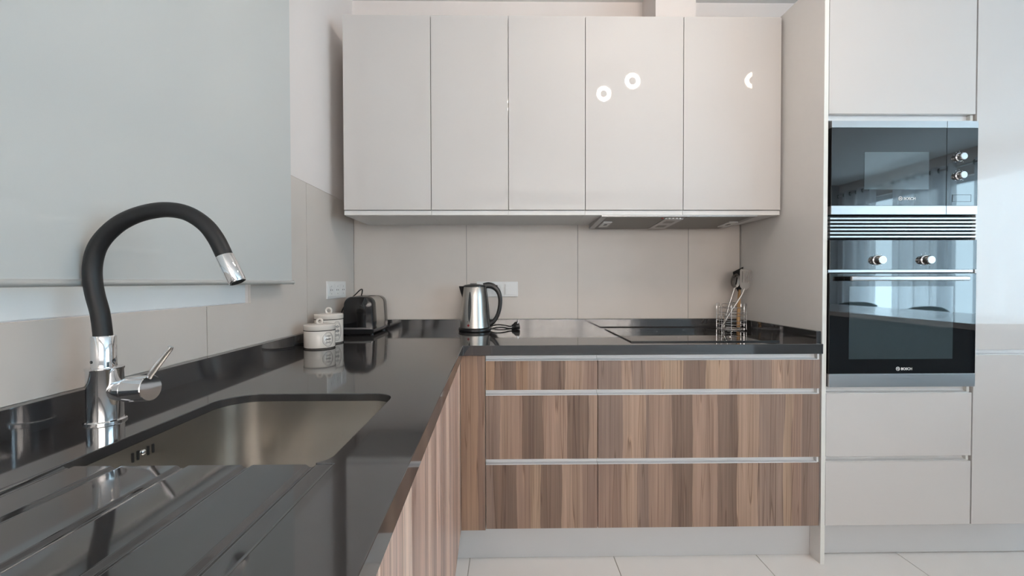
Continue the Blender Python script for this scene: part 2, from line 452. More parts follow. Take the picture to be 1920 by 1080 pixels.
# ================================================================== WORKTOP
ZW, ZU = 0.898, 0.858
def fx(y):            # front edge of the left run, which is slightly out of square
    return 0.646 + 0.0335 * (-0.622 - y)
YE = -2.75
wt = thing('kitchen_worktop', (0.3, -0.3, ZU), 'dark grey polished quartz L-shaped worktop with drainer grooves and upstands', 'worktop')
SX0, SX1, SY1, SY0 = 0.200, 0.566, -1.330, -1.700   # bowl cut-out
rs = 0.045
far_l = arc(SX0 + 0.072, SY1 - 0.072, 0.072, 180, 90, 8)
far_r = arc(SX1 - 0.045, SY1 - 0.045, 0.045, 90, 0, 8)
near_r = arc(SX1 - 0.030, SY0 + 0.030, 0.030, 0, -62, 6)
hole = far_l + far_r + near_r + [(0.5535, SY0), (0.578, SY0), (0.578, -2.25), (SX0, -2.25), (SX0, SY0)]
outer = [(0.002, -0.002), (2.086, -0.002), (2.086, -0.614), (fx(-0.622), -0.622), (fx(YE), YE), (0.002, YE)]
bm = plate(bmesh.new(), outer, [hole], ZW - ZU, Matrix.Translation((0, 0, (ZW + ZU) / 2)))
obj('slab', bm, M_quartz, wt, bevel=0.0014)
# drainer: shallow sunk strip with four grooves running into the bowl
zs = ZW - 0.0012
prof = [(SX0, ZW), (SX0 + 0.004, ZW - 0.0002), (SX0 + 0.009, zs - 0.002), (SX0 + 0.014, zs - 0.003), (SX0 + 0.020, zs), (SX0 + 0.0215, zs)]
for gx in (0.278, 0.369, 0.457, 0.546):
    prof += [(gx - 0.0095, zs), (gx - 0.0080, zs), (gx - 0.0065, zs - 0.0006), (gx - 0.003, zs - 0.0032), (gx, zs - 0.0038), (gx + 0.003, zs - 0.0032), (gx + 0.0065, zs - 0.0006), (gx + 0.0080, zs), (gx + 0.0095, zs)]
prof += [(0.573, zs), (0.5745, zs), (0.578, ZW)]
poly = prof + [(0.578, ZU + 0.002), (SX0, ZU + 0.002)]
obj('drainer', prism(bmesh.new(), poly, 1, SY0, -2.25), M_quartz, wt, smooth=True)
obj('upstand', BX(0.0005, 2.086, -0.021, -0.0075, ZW - 0.002, 0.948, bev=0.001), M_quartz, wt)
obj('upstand', BX(0.0008, 0.020, YE, -0.0215, ZW - 0.002, 0.948, bev=0.001), M_quartz, wt)
obj('upstand', BX(2.068, 2.0865, -0.600, -0.0215, ZW - 0.002, 0.948, bev=0.001), M_quartz, wt)

# ------------------------------------------------------------------ sink
sk = thing('kitchen_sink', (0.38, -1.51, 0.70), 'undermounted brushed steel sink bowl with overflow slots in the dark worktop', 'sink')
def ring(inset, z, bm):
    cx, cy = (SX0 + SX1) / 2, (SY0 + SY1) / 2
    base = [(SX0, SY0 + 0.030)] + far_l + far_r + arc(SX1 - 0.030, SY0 + 0.030, 0.030, 0, -90, 8) + arc(SX0 + 0.03, SY0 + 0.032, 0.03, 270, 184, 6)
    out = []
    for x, y in base:
        d = Vector((cx - x, cy - y)); out.append(bm.verts.new((x + d.x / abs(SX1 - SX0) * 2 * inset, y + d.y / abs(SY1 - SY0) * 2 * inset, z)))
    return out
bm = bmesh.new()
levels = [(0.0012, 0.8815), (0.0014, 0.860), (0.003, 0.80), (0.006, 0.745), (0.010, 0.728), (0.018, 0.716), (0.034, 0.708), (0.09, 0.704)]
rings = [ring(i_, z_, bm) for i_, z_ in levels]
for a, b_ in zip(rings, rings[1:]):
    for k in range(len(a)): bm.faces.new((a[k], b_[k], b_[(k + 1) % len(a)], a[(k + 1) % len(a)]))
bm.faces.new(rings[-1])
bmesh.ops.recalc_face_normals(bm, faces=list(bm.faces))
for f in bm.faces: f.normal_flip()
so = obj('bowl', bm, M_sink, sk, smooth=True)
for yy in (-1.587, -1.577, -1.557, -1.547):
    obj('overflow_slot', BX(0.2005, 0.2032, yy - 0.0018, yy + 0.0018, 0.8535, 0.8695, bev=0.0012), M_dark, sk)
obj('overflow_screw', lathe(bmesh.new(), [(0, 0.003), (0.003, 0.0028), (0.0045, 0.0015), (0.0047, 0)], (0.2018, -1.567, 0.8625), 16, (1, 0, 0)), M_chrome, sk, smooth=True)
dr = obj('drain', lathe(bmesh.new(), [(0.045, 0.0), (0.044, 0.003), (0.036, 0.002), (0.034, -0.001), (0, -0.001)], (0.383, -1.515, 0.7055), 32), M_steelh, sk, smooth=True)
obj('strainer', lathe(bmesh.new(), [(0.026, 0), (0.024, 0.004), (0.010, 0.006), (0.008, 0.014), (0, 0.015)], (0.383, -1.515, 0.7055), 32), M_chrome, dr, smooth=True)

# ------------------------------------------------------------------ faucet
fc = thing('kitchen_faucet', (0.086, -1.51, ZW), 'chrome mixer tap with curved black flexible spout standing behind the sink', 'faucet')
fcx, fcy = 0.086, -1.51
obj('base_ring', lathe(bmesh.new(), [(0.0, 0.0002), (0.0305, 0.0002), (0.0305, 0.003), (0.0285, 0.005), (0, 0.005)], (fcx, fcy, ZW), 48), M_chrome, fc, smooth=True)
obj('body', lathe(bmesh.new(), [(0, 0.0052), (0.0262, 0.0052), (0.0262, 0.093), (0.0275, 0.0955), (0.0275, 0.098), (0.0262, 0.0985), (0.0, 0.0985)], (fcx, fcy, ZW), 48), M_chrome, fc, smooth=True)
col = obj('collar', lathe(bmesh.new(), [(0, 0.0985), (0.0182, 0.0985), (0.0182, 0.154), (0.0170, 0.156), (0.0, 0.156)], (fcx - 0.001, fcy, ZW), 40), M_chrome, fc, smooth=True)
obj('grub_screw', lathe(bmesh.new(), [(0.0028, 0), (0.0028, 0.0012), (0, 0.0014)], (fcx - 0.0078, fcy - 0.0165, ZW + 0.110), 14, (-0.40, -0.92, 0)), M_black, col, smooth=True)
hp = [(0.084, 1.05), (0.083, 1.063), (0.079, 1.095), (0.071, 1.127), (0.067, 1.153), (0.067, 1.179), (0.072, 1.203), (0.081, 1.222), (0.098, 1.242), (0.123, 1.261), (0.158, 1.2755), (0.199, 1.282), (0.237, 1.276), (0.269, 1.256), (0.290, 1.229), (0.307, 1.193)]
obj('hose', sweep(bmesh.new(), catmull([(x, fcy, z) for x, z in hp], 6), 0.0138, 24), M_rubber, fc, smooth=True)
sp = obj('spout', sweep(bmesh.new(), [(0.3045, fcy, 1.1985), (0.3052, fcy, 1.1968), (0.327, fcy, 1.152), (0.328, fcy, 1.150)], [0.0140, 0.0147, 0.0145, 0.0135], 32), M_chrome, fc, smooth=True)
d_sp = Vector((0.0235, 0, -0.0485)).normalized()
obj('aerator', cyl(bmesh.new(), Vector((0.328, fcy, 1.150)), Vector((0.328, fcy, 1.150)) + d_sp * 0.001, 0.0105, seg=24), M_dark, sp)
ax0 = Vector((fcx, fcy, 0.953)); axd = Vector((1, -0.06, 0.07)).normalized()
obj('valve_branch', sweep(bmesh.new(), [ax0 + axd * 0.000, ax0 + axd * 0.012, ax0 + axd * 0.046], [0.006, 0.016, 0.0226], 40), M_chrome, fc, smooth=True)
hd = obj('handle', sweep(bmesh.new(), [ax0 + axd * 0.0462, ax0 + axd * 0.0470, ax0 + axd * 0.0480, ax0 + axd * 0.086, ax0 + axd * 0.0872], [0.0212, 0.0218, 0.0232, 0.0232, 0.0222], 48), M_chrome, fc, smooth=True)
lb = ax0 + axd * 0.080 + Vector((0.004, 0, 0.019))
obj('lever', sweep(bmesh.new(), [lb, lb + Vector((0.002, 0, 0.004)), (0.2085, fcy - 0.006, 1.030), (0.2105, fcy - 0.006, 1.034)], [0.0052, 0.0052, 0.0048, 0.0042], 16), M_chrome, hd, smooth=True)

# ================================================================== BASE CABINETS (back run)
DK = (103, 85, 74); MD = (134, 111, 99); LT = (160, 136, 119); PK = (152, 127, 112); GY = (124, 107, 98); TN = (152, 122, 98); LY = (166, 142, 120)
KW = 1.34
WM = (135, 112, 99)
def soft(c): return tuple(WM[i] + (c[i] - WM[i]) * 0.62 for i in range(3))
def strips(lst): return [(p, srgb(*soft(c), KW)) for p, c in lst]
def n45(lst): return strips([((x - 496) / 489.0, c) for x, c in lst])
def n90(lst): return strips([((x - 1121.6) / 416.4, c) for x, c in lst])
W45 = [n45([(496, TN), (535, DK), (630, TN), (680, LT), (735, DK), (845, LT), (920, MD)]),
       n45([(496, GY), (558, LT), (600, PK), (655, DK), (745, PK), (855, DK), (945, LT)]),
       n45([(496, GY), (530, DK), (630, PK), (690, LY), (735, DK), (830, LT), (915, MD)])]
W90 = [n90([(1121.6, GY), (1164, LT), (1184, GY), (1212, PK), (1241, LY), (1281, DK), (1322, LY), (1367, MD), (1408, GY), (1445, LT), (1491, MD), (1520, GY)]),
       n90([(1121.6, GY), (1166, LT), (1211, GY), (1217, PK), (1259, DK), (1298, PK), (1345, DK), (1381, LT), (1422, GY), (1471, LY), (1485, MD), (1503, GY)]),
       n90([(1121.6, MD), (1166, LT), (1195, GY), (1217, PK), (1259, DK), (1298, PK), (1345, DK), (1381, LT), (1422, GY), (1471, LY), (1485, MD), (1503, GY)])]
YF = -0.6036
ZD = [(0.717, 0.833), (0.439, 0.694), (0.158, 0.415)]     # drawer fronts
ZR = [(0.833, 0.857), (0.694, 0.717), (0.415, 0.439)]     # grip profiles between them
def rail_poly(yf, z0, z1):
    t = 0.0018
    return [(yf + 0.0250, z1 + 0.006 if z1 < 0.85 else z1), (yf + 0.0250, z0 + 0.010), (yf + 0.0225, z0 + 0.004), (yf + 0.0170, z0 + 0.0008), (yf + 0.002, z0 + 0.0004),
            (yf + 0.002, z0 + 0.0004 + t), (yf + 0.0165, z0 + 0.0032), (yf + 0.0207, z0 + 0.0058), (yf + 0.0230, z0 + 0.011), (yf + 0.0230, z1 + 0.006 if z1 < 0.85 else z1)]
def drawer_base(x0, x1, label, ramps, seed):
    t = thing('base_cabinet', ((x0 + x1) / 2, -0.3, 0.15), label, 'cabinet')
    obj('carcass', BX(x0 + 0.0005, x1 - 0.0005, YF + 0.027, -0.03, 0.15, 0.8565), M_white, t)
    for i, (z0, z1) in enumerate(ZD):
        d = obj('drawer', BX(x0 + 0.0013, x1 - 0.0013, YF, YF + 0.019, z0, z1 - 0.0002, bev=0.0006), wood_mat('striped_walnut_veneer', 0, x0, x1, ramps[i], seed + i * (0.0 if i < 2 else 0.03)), t)
    for (z0, z1) in ZR:
        obj('grip_profile', prism(bmesh.new(), rail_poly(YF, z0, z1), 0, x0 + 0.0008, x1 - 0.0008 - (0.008 if x1 > 2 else 0)), M_alu, t)
        if x1 > 2: obj('profile_end', BX(x1 - 0.0085, x1 - 0.0008, YF + 0.006, YF + 0.0265, z0 + 0.0005, z1 - 0.0005), M_white, t)
    return t
XF = 0.6327
drawer_base(XF + 0.10, XF + 0.55, 'narrow three-drawer striped walnut base cabinet beside the corner panel', W45, 1.0)
drawer_base(XF + 0.55, XF + 1.45, 'wide three-drawer striped walnut base cabinet under the black hob', W90, 4.0)
cc = thing('corner_cabinet', (0.5, -0.3, 0.15), 'tall narrow walnut filler panel closing the inner corner under the worktop', 'cabinet')
obj('carcass', BX(0.03, XF + 0.0995, YF + 0.027, -0.03, 0.15, 0.8565), M_white, cc)
obj('filler_panel', BX(XF + 0.0012, XF + 0.0985, YF, YF + 0.019, 0.1525, 0.8545, bev=0.0006), wood_mat('striped_walnut_filler', 0, XF, XF + 0.10, strips([(0, (140, 112, 93)), (0.25, (148, 120, 99)), (0.70, (114, 92, 80)), (0.93, (128, 108, 96))]), 9.0), cc)
kb = obj('plinth', BX(XF - 0.06, 2.0885, -0.5417, -0.5257, 0.0005, 0.149, bev=0.0008), M_plinth); tag(kb, 'pale grey kickboard under the walnut drawer cabinets', 'plinth')

# ------------------------------------------------------------------ left run (under sink and drainer)
random.seed(3)
def left_strips(n, lo, hi):
    out = []; p = 0.0
    while p < 1 and len(out) < 30:
        k = random.uniform(lo, hi); c = random.choice([(170, 143, 130), (182, 156, 142), (160, 134, 122), (188, 164, 150), (150, 125, 114), (176, 150, 138)])
        out.append((p, srgb(*c, 1.70))); p += k / n
    return out
def lbox(u0, u1, d0, d1, z0, z1, bev=0.0):
    """box along the slightly skewed left run: u = distance in -Y, d = depth behind its front plane"""
    bm = box(bmesh.new(), 0, 1, 0, 1, 0, 1)
    for v in bm.verts:
        y = -(u0 + (u1 - u0) * v.co.y); d = d0 + (d1 - d0) * v.co.x
        v.co = Vector((fx(y) - 0.0125 - d, y, z0 + (z1 - z0) * v.co.z))
    bmesh.ops.recalc_face_normals(bm, faces=list(bm.faces))
    if bev: bmesh.ops.bevel(bm, geom=list(bm.edges), offset=bev, segments=2, affect='EDGES')
    return bm
for u0, u1, lab in [(0.6060, 1.2060, 'striped walnut door cabinet nearest the inner corner under the left worktop'),
                    (1.2065, 1.8065, 'striped walnut door cabinet under the steel sink'),
                    (1.8070, 2.7070, 'striped walnut door cabinet under the drainer at the near end')]:
    t = thing('base_cabinet', (0.35, -(u0 + u1) / 2, 0.15), lab, 'cabinet')
    bm = bmesh.new()
    pw = 0.018
    for (a, b_, c_, d_, e_, f_) in [(u0, u0 + pw, 0.022, 0.56, 0.15, 0.8565), (u1 - pw, u1, 0.022, 0.56, 0.15, 0.8565), (u0 + pw, u1 - pw, 0.022, 0.56, 0.15, 0.168), (u0 + pw, u1 - pw, 0.552, 0.56, 0.168, 0.8565)]:
        b2 = lbox(a, b_, c_, d_, e_, f_); me = bpy.data.meshes.new('x'); b2.to_mesh(me); b2.free(); bm.from_mesh(me); bpy.data.meshes.remove(me)
    obj('carcass', bm, M_white, t)
    obj('door', lbox(u0 + 0.0008, u1 - 0.0008, 0.0, 0.019, 0.153, 0.8545, 0.0006), wood_mat('striped_walnut_door', 1, -u1, -u0, left_strips(u1 - u0, 0.012, 0.05), 13 + u0), t)
kb = obj('plinth', lbox(0.545, 2.70, 0.062, 0.078, 0.0005, 0.149), M_plinth); tag(kb, 'pale grey kickboard under the left cabinet run', 'plinth')

# ================================================================== WALL CABINETS
YU, ZB0, ZB1, ZT = -0.352, 1.4545, 1.478, 2.356
def wall_cab(x0, x1, doors, label):
    t = thing('wall_cabinet', ((x0 + x1) / 2, -0.17, ZB0), label, 'cabinet')
    obj('carcass', BX(x0 + 0.0004, x1 - 0.0004, YU + 0.021, -0.0075, ZB0, ZT - 0.002), M_white, t)
    for a, b_ in doors:
        obj('door', BX(a + 0.0014, b_ - 0.0014, YU, YU + 0.019, ZB1, ZT, bev=0.0010), M_gloss, t)
        obj('grip_rail', BX(a + 0.0008, b_ - 0.0008, YU + 0.006, YU + 0.0205, ZB0 + 0.0005, ZB1 - 0.003), M_white, t)
wall_cab(0.079, 0.476, [(0.079, 0.476)], 'single-door gloss white wall cabinet next to the left wall')
wall_cab(0.476, 1.179, [(0.476, 0.828), (0.828, 1.179)], 'two-door gloss white wall cabinet above the kettle, between two others')
wall_cab(1.179, 2.080, [(1.179, 1.629), (1.629, 2.080)], 'two-door gloss white wall cabinet with the built-in extractor underneath')

# ------------------------------------------------------------------ extractor
hx0, hx1 = 1.256, 1.976
zp = lambda y: 1.4490 + (y + 0.345) / 0.300 * (1.4300 - 1.4490)
hood = thing('extractor_hood', (1.61, -0.2, 1.43), 'slim steel extractor hood set into the underside of the wall cabinet', 'hood')
obj('housing', prism(bmesh.new(), [(-0.345, 1.4540), (-0.345, 1.4490), (-0.045, 1.4300), (-0.045, 1.4540)], 0, hx0, hx1), M_steelh, hood)
def hplate(name, x0, x1, y0, y1, th, m, par, off=0.0):
    return obj(name, prism(bmesh.new(), [(y0, zp(y0) - off), (y0, zp(y0) - off - th), (y1, zp(y1) - off - th), (y1, zp(y1) - off)], 0, x0, x1), m, par)
hplate('grease_filter', hx0 + 0.028, 1.565, -0.333, -0.052, 0.0015, M_filter, hood)
hplate('grease_filter', 1.655, hx1 - 0.028, -0.333, -0.052, 0.0015, M_filter, hood)
cp = hplate('centre_panel', 1.5665, 1.6535, -0.295, -0.052, 0.0030, M_steelh, hood)
hplate('latch_recess', 1.588, 1.632, -0.255, -0.205, 0.0006, M_filter, cp, 0.0031)
hplate('latch_recess', 1.588, 1.632, -0.150, -0.100, 0.0006, M_filter, cp, 0.0031)
for a in (1.290, 1.905):
    l_ = hplate('lamp', a, a + 0.042, -0.235, -0.120, 0.0040, M_led, hood, 0.0016)
    hplate('lamp_button', a + 0.014, a + 0.028, -0.195, -0.165, 0.0015, M_gauge, l_, 0.0057)
for i in range(6):
    xb = 1.546 + i * 0.0165
    obj('button', BX(xb - 0.0042, xb + 0.0042, -0.322, -0.312, zp(-0.316) - 0.006, zp(-0.316) - 0.0016, bev=0.001), M_red if i == 0 else M_swhite, hood)

# ================================================================== TALL UNIT
gp = obj('side_panel', BX(2.089, 2.1062, -0.6014, -0.007, 0.0005, 2.372), M_gable); tag(gp, 'full-height white side panel between the worktop and the oven tower', 'panel')
obj('edge_band', BX(2.0892, 2.1060, -0.6030, -0.6015, 0.0005, 2.372), M_edge, gp)
YT = -0.6005
TX0, TX1 = 2.109, 2.7075
tw = thing('oven_tower_cabinet', (2.41, -0.3, 0.155), 'tall white tower cabinet housing the microwave and oven', 'cabinet')
bm = bmesh.new()
box(bm, TX0 - 0.002, TX0 + 0.0, YT + 0.028, -0.02, 0.155, 2.37)
box(bm, TX1 + 0.0005, TX1 + 0.002, YT + 0.0225, -0.02, 0.155, 2.37)
box(bm, TX0, TX1, YT + 0.0285, -0.02, 0.155, 0.715); box(bm, TX0, TX1, YT + 0.0285, -0.02, 1.800, 2.37); box(bm, TX0, TX1, -0.035, -0.02, 0.715, 1.80)
obj('carcass', bm, M_white, tw)
obj('door', BX(TX0 + 0.0015, TX1 - 0.0015, YT, YT + 0.019, 1.8205, 2.368, bev=0.001), M_gloss, tw)
obj('drawer', BX(TX0 + 0.0005, TX1 - 0.0015, YT, YT + 0.019, 0.439, 0.6955, bev=0.001), M_gloss, tw)
obj('drawer', BX(TX0 + 0.0005, TX1 - 0.0015, YT, YT + 0.019, 0.1565, 0.4165, bev=0.001), M_gloss, tw)
for z0, z1 in ((0.6957, 0.7195), (0.4167, 0.4385), (1.7935, 1.8195)):
    top = z0 > 1
    if top: poly = [(YT + 0.0270, z0), (YT + 0.0270, z1 + 0.006), (YT + 0.0250, z1 + 0.006), (YT + 0.0250, z0 + 0.002), (YT + 0.004, z0 + 0.002), (YT + 0.004, z0)]
    else: poly = rail_poly(YT, z0, z1)
    obj('grip_profile', prism(bmesh.new(), poly, 0, TX0 + 0.001, TX1 - 0.012), M_white if not top else M_alu, tw)
    obj('profile_end', BX(TX1 - 0.0115, TX1 - 0.001, YT + 0.010, YT + 0.0275, z0 + 0.0005, z1 - 0.0005), M_edge, tw)

# appliances --------------------------------------------------------
ROTF = Matrix.Rotation(math.radians(90), 4, 'X')
def bosch(parent, x, z, y, h):
    """round armature mark and word mark, printed on the glass"""
    bm = text_bm('BOSCH', h * 1.40, (x - h * 0.3, y, z - h * 0.5), ROTF)
    obj('wordmark', bm, M_logo, parent)
    bm = bmesh.new(); cx_ = x - h * 1.55
    torus(bm, (cx_, y, z), h * 0.72, h * 0.09, (0, 1, 0), 28, 6)
    for s in (-1, 1): box(bm, cx_ + s * h * 0.30 - h * 0.09, cx_ + s * h * 0.30 + h * 0.09, y - 0.0003, y + 0.0003, z - h * 0.52, z + h * 0.52)
    box(bm, cx_ - h * 0.22, cx_ + h * 0.22, y - 0.0003, y + 0.0003, z - h * 0.09, z + h * 0.09)
    obj('emblem', bm, M_logo, parent)
def knob(parent, x, z, yface, r_=0.0145, ln=0.019):
    k = obj('knob', lathe(bmesh.new(), [(r_ * 1.22, 0.0), (r_ * 1.22, 0.002), (r_ * 1.02, 0.004), (r_ * 0.98, ln - 0.002), (r_ * 0.9, ln), (0, ln)], (x, yface, z), 32, (0, -1, 0)), M_chrome, parent, smooth=True)
    obj('knob_cap', lathe(bmesh.new(), [(r_ * 0.88, ln + 0.0001), (r_ * 0.85, ln + 0.0006), (0, ln + 0.0006)], (x, yface, z), 32, (0, -1, 0)), M_steelh, k, smooth=True)
YA = -0.612          # appliance front plane
mw = thing('microwave', (2.41, -0.4, 1.415), 'built-in microwave with steel strips and two round knobs, above the oven', 'microwave')
obj('housing', BX(TX0 + 0.008, TX1 - 0.006, -0.590, -0.10, 1.418, 1.785), M_dark, mw)
mx0, mx1, mxs = 2.1135, 2.7050, 2.5785
dmw = obj('door', BX(mx0, mxs - 0.0008, YA, -0.5905, 1.4505, 1.7605, bev=0.0006), M_bglass, mw)
obj('window', BX(2.246, 2.507, YA - 0.0006, YA - 0.0001, 1.515, 1.664), M_wglass, dmw)
bosch(dmw, 2.4085, 1.479, YA - 0.0007, 0.0105)
pmw = obj('control_panel', BX(mxs + 0.0008, mx1, YA, -0.5905, 1.4505, 1.7605, bev=0.0006), M_bglass, mw)
for z0, z1 in ((1.7610, 1.7875), (1.4155, 1.4500)):
    obj('steel_strip', BX(mx0, mxs - 0.0008, YA - 0.001, -0.5905, z0, z1, bev=0.0006), M_steelh, mw)
    obj('steel_strip', BX(mxs + 0.0008, mx1, YA - 0.001, -0.5905, z0, z1, bev=0.0006), M_steelh, mw)
knob(mw, 2.630, 1.6435, YA - 0.0002); knob(mw, 2.630, 1.570, YA - 0.0002)
for i in range(9):
    a = math.radians(-140 + 35 * i)
    for zc_ in (1.6435, 1.570):
        obj('dial_mark', BX(2.630 + 0.0235 * math.sin(a) - 0.0008, 2.630 + 0.0235 * math.sin(a) + 0.0008, YA - 0.0004, YA - 0.0001, zc_ + 0.0235 * math.cos(a) - 0.0008, zc_ + 0.0235 * math.cos(a) + 0.0008), M_logo, pmw)
bm = bmesh.new(); bx0, bx1, bz0, bz1 = 2.603, 2.679, 1.466, 1.495
box(bm, bx0, bx1, YA - 0.0012, YA - 0.0001, bz0, bz0 + 0.0016); box(bm, bx0, bx1, YA - 0.0012, YA - 0.0001, bz1 - 0.0016, bz1)
box(bm, bx0, bx0 + 0.0016, YA - 0.0012, YA - 0.0001, bz0 + 0.0016, bz1 - 0.0016); box(bm, bx1 - 0.0016, bx1, YA - 0.0012, YA - 0.0001, bz0 + 0.0016, bz1 - 0.0016)
ob = obj('open_button', bm, M_gauge, mw)
obj('button_face', BX(bx0 + 0.002, bx1 - 0.002, YA - 0.0009, YA - 0.0001, bz0 + 0.002, bz1 - 0.002), M_bglass, ob)

gr = thing('ventilation_grille', (2.41, -0.59, 1.32), 'steel ventilation grille of horizontal slats between microwave and oven', 'grille')
obj('backing', BX(TX0 + 0.003, TX1 - 0.002, -0.592, -0.575, 1.3195, 1.4120), M_dark, gr)
for i in range(6):
    z0 = 1.3225 + i * 0.01455
    obj('slat', prism(bmesh.new(), [(-0.5925, z0 + 0.002), (-0.606, z0), (-0.610, z0 + 0.0015), (-0.610, z0 + 0.0075), (-0.606, z0 + 0.0092), (-0.5925, z0 + 0.0100)], 0, TX0 + 0.003, TX1 - 0.001), M_steelh, gr)

ov = thing('oven', (2.41, -0.4, 0.72), 'built-in black glass oven with bar handle below the steel grille', 'oven')
ox0, ox1 = 2.1105, 2.7055
obj('housing', BX(ox0 + 0.006, ox1 - 0.006, -0.590, -0.10, 0.726, 1.312), M_dark, ov)
cpn = obj('control_panel', BX(ox0, ox1, YA, -0.5905, 1.1955, 1.3135, bev=0.0006), M_bglass, ov)
knob(ov, 2.302, 1.233, YA - 0.0002, 0.0165, 0.026); knob(ov, 2.497, 1.233, YA - 0.0002, 0.0165, 0.026)
for kx in (2.302, 2.497):
    for i in range(9):
        a = math.radians(-140 + 35 * i)
        obj('dial_mark', BX(kx + 0.028 * math.sin(a) - 0.0008, kx + 0.028 * math.sin(a) + 0.0008, YA - 0.0004, YA - 0.0001, 1.233 + 0.028 * math.cos(a) - 0.0008, 1.233 + 0.028 * math.cos(a) + 0.0008), M_logo, cpn)
obj('seam_strip', BX(ox0 + 0.002, ox1 - 0.002, -0.601, -0.5905, 1.1845, 1.1950), M_steelh, ov)
od = obj('door', BX(ox0, ox1, YA, -0.5905, 0.7770, 1.1800, bev=0.0008), M_bglass, ov)
obj('window', BX(2.190, 2.612, YA - 0.0006, YA - 0.0001, 0.836, 1.128), M_wglass, od)
bosch(od, 2.4055, 0.7965, YA - 0.0007, 0.0100)
obj('steel_strip', BX(ox0, ox1, YA - 0.001, -0.5905, 0.7235, 0.7762, bev=0.0008), M_steelh, ov)
hdl = obj('handle', BX(2.160, 2.628, -0.662, -0.650, 1.150, 1.1685, bev=0.004, seg=3), M_steelh, ov, smooth=True)
for hx in (2.175, 2.600):
    obj('handle_bracket', BX(hx, hx + 0.014, -0.6498, YA - 0.0007, 1.153, 1.165, bev=0.002), M_black, hdl)

fr = thing('tall_cabinet', (3.01, -0.3, 0.155), 'gloss white tall two-door cabinet at the right edge of the picture', 'cabinet')
RX0, RX1 = 2.7105, 3.310
obj('carcass', BX(RX0, RX1, YT + 0.0285, -0.02, 0.155, 2.37), M_white, fr)
obj('door', BX(RX0 + 0.0015, RX1, YT, YT + 0.019, 0.8705, 2.368, bev=0.001), M_gloss, fr)
obj('door', BX(RX0 + 0.0010, RX1, YT, YT + 0.019, 0.1565, 0.8485, bev=0.001), M_gloss, fr)
obj('grip_profile', prism(bmesh.new(), rail_poly(YT, 0.8487, 0.8690), 0, RX0 + 0.001, RX1), M_alu, fr)
kb = obj('plinth', BX(2.1068, RX1, -0.5379, -0.522, 0.003, 0.1535, bev=0.0008), M_plinth); tag(kb, 'pale grey kickboard under the white tower cabinets', 'plinth')
pe = obj('side_panel', BX(RX1 + 0.001, RX1 + 0.019, -0.60, -0.002, 0.0005, 2.372), M_gable); tag(pe, 'white end panel closing the tall cabinets on the right', 'panel')

# ================================================================== HOB
hb = thing('induction_hob', (1.64, -0.30, ZW), 'flat black ceramic glass hob set in the dark worktop', 'hob')
obj('glass', BX(1.333, 1.952, -0.545, -0.065, ZW + 0.0003, ZW + 0.0046, bev=0.0015), M_hob, hb)
obj('front_trim', BX(1.333, 1.952, -0.5480, -0.5455, ZW + 0.0003, ZW + 0.0050), M_black, hb)
for zx, zy, zr in ((1.49, -0.19, 0.075), (1.80, -0.19, 0.095), (1.49, -0.40, 0.095), (1.80, -0.40, 0.075)):
    obj('cooking_zone', torus(bmesh.new(), (zx, zy, ZW + 0.0044), zr, 0.0004, (0, 0, 1), 48, 6), M_zone, hb)

# ================================================================== SMALL THINGS
# kettle
KX, KY, KZ = 0.653, -0.115, ZW
kt = thing('electric_kettle', (KX, KY, KZ), 'brushed steel electric kettle with black handle standing by the splashback', 'kettle')
obj('power_base', lathe(bmesh.new(), [(0, 0.0005), (0.078, 0.0005), (0.082, 0.004), (0.082, 0.013), (0.078, 0.018), (0.0, 0.018)], (KX, KY, KZ), 48), M_black, kt, smooth=True)
def kr(h): return 0.0735 - 0.0175 * (h - 0.02) / 0.21
prof = [(0, 0.0195), (kr(0.02), 0.0195), (kr(0.026), 0.026)] + [(kr(h), h) for h in (0.06, 0.10, 0.14, 0.18, 0.222)] + [(kr(0.222) - 0.002, 0.226), (0, 0.226)]
obj('jug', lathe(bmesh.new(), prof, (KX, KY, KZ), 64), M_steel, kt, smooth=True)
ld = obj('lid', lathe(bmesh.new(), [(kr(0.226) + 0.0005, 0.2262), (kr(0.226) + 0.0005, 0.231), (kr(0.23) - 0.008, 0.2365), (0.02, 0.240), (0, 0.240)], (KX, KY, KZ), 48), M_black, kt, smooth=True)
obj('lid_tab', BX(KX - 0.020, KX + 0.012, KY - 0.02, KY + 0.02, KZ + 0.2402, KZ + 0.2435, bev=0.001), M_gauge, ld)
# spout: a tapering wedge on the left side
bm = bmesh.new()
sv = []
for z_, tip, half in ((0.168, 0.0, 0.003), (0.200, 0.014, 0.013), (0.222, 0.022, 0.020), (0.230, 0.024, 0.021)):
    r_ = kr(min(z_, 0.226)) - 0.001
    sv.append([bm.verts.new((KX - r_ + (1 - (half / 0.06)) * 0.0, KY - half, KZ + z_)), bm.verts.new((KX - r_ - tip, KY, KZ + z_)), bm.verts.new((KX - r_, KY + half, KZ + z_)), bm.verts.new((KX - r_ + 0.004, KY, KZ + z_))])
for a, b_ in zip(sv, sv[1:]):
    for k in range(4): bm.faces.new((a[k], a[(k + 1) % 4], b_[(k + 1) % 4], b_[k]))
bm.faces.new(sv[0]); bm.faces.new(sv[-1])
bmesh.ops.recalc_face_normals(bm, faces=list(bm.faces))
obj('spout', bm, M_black, kt)
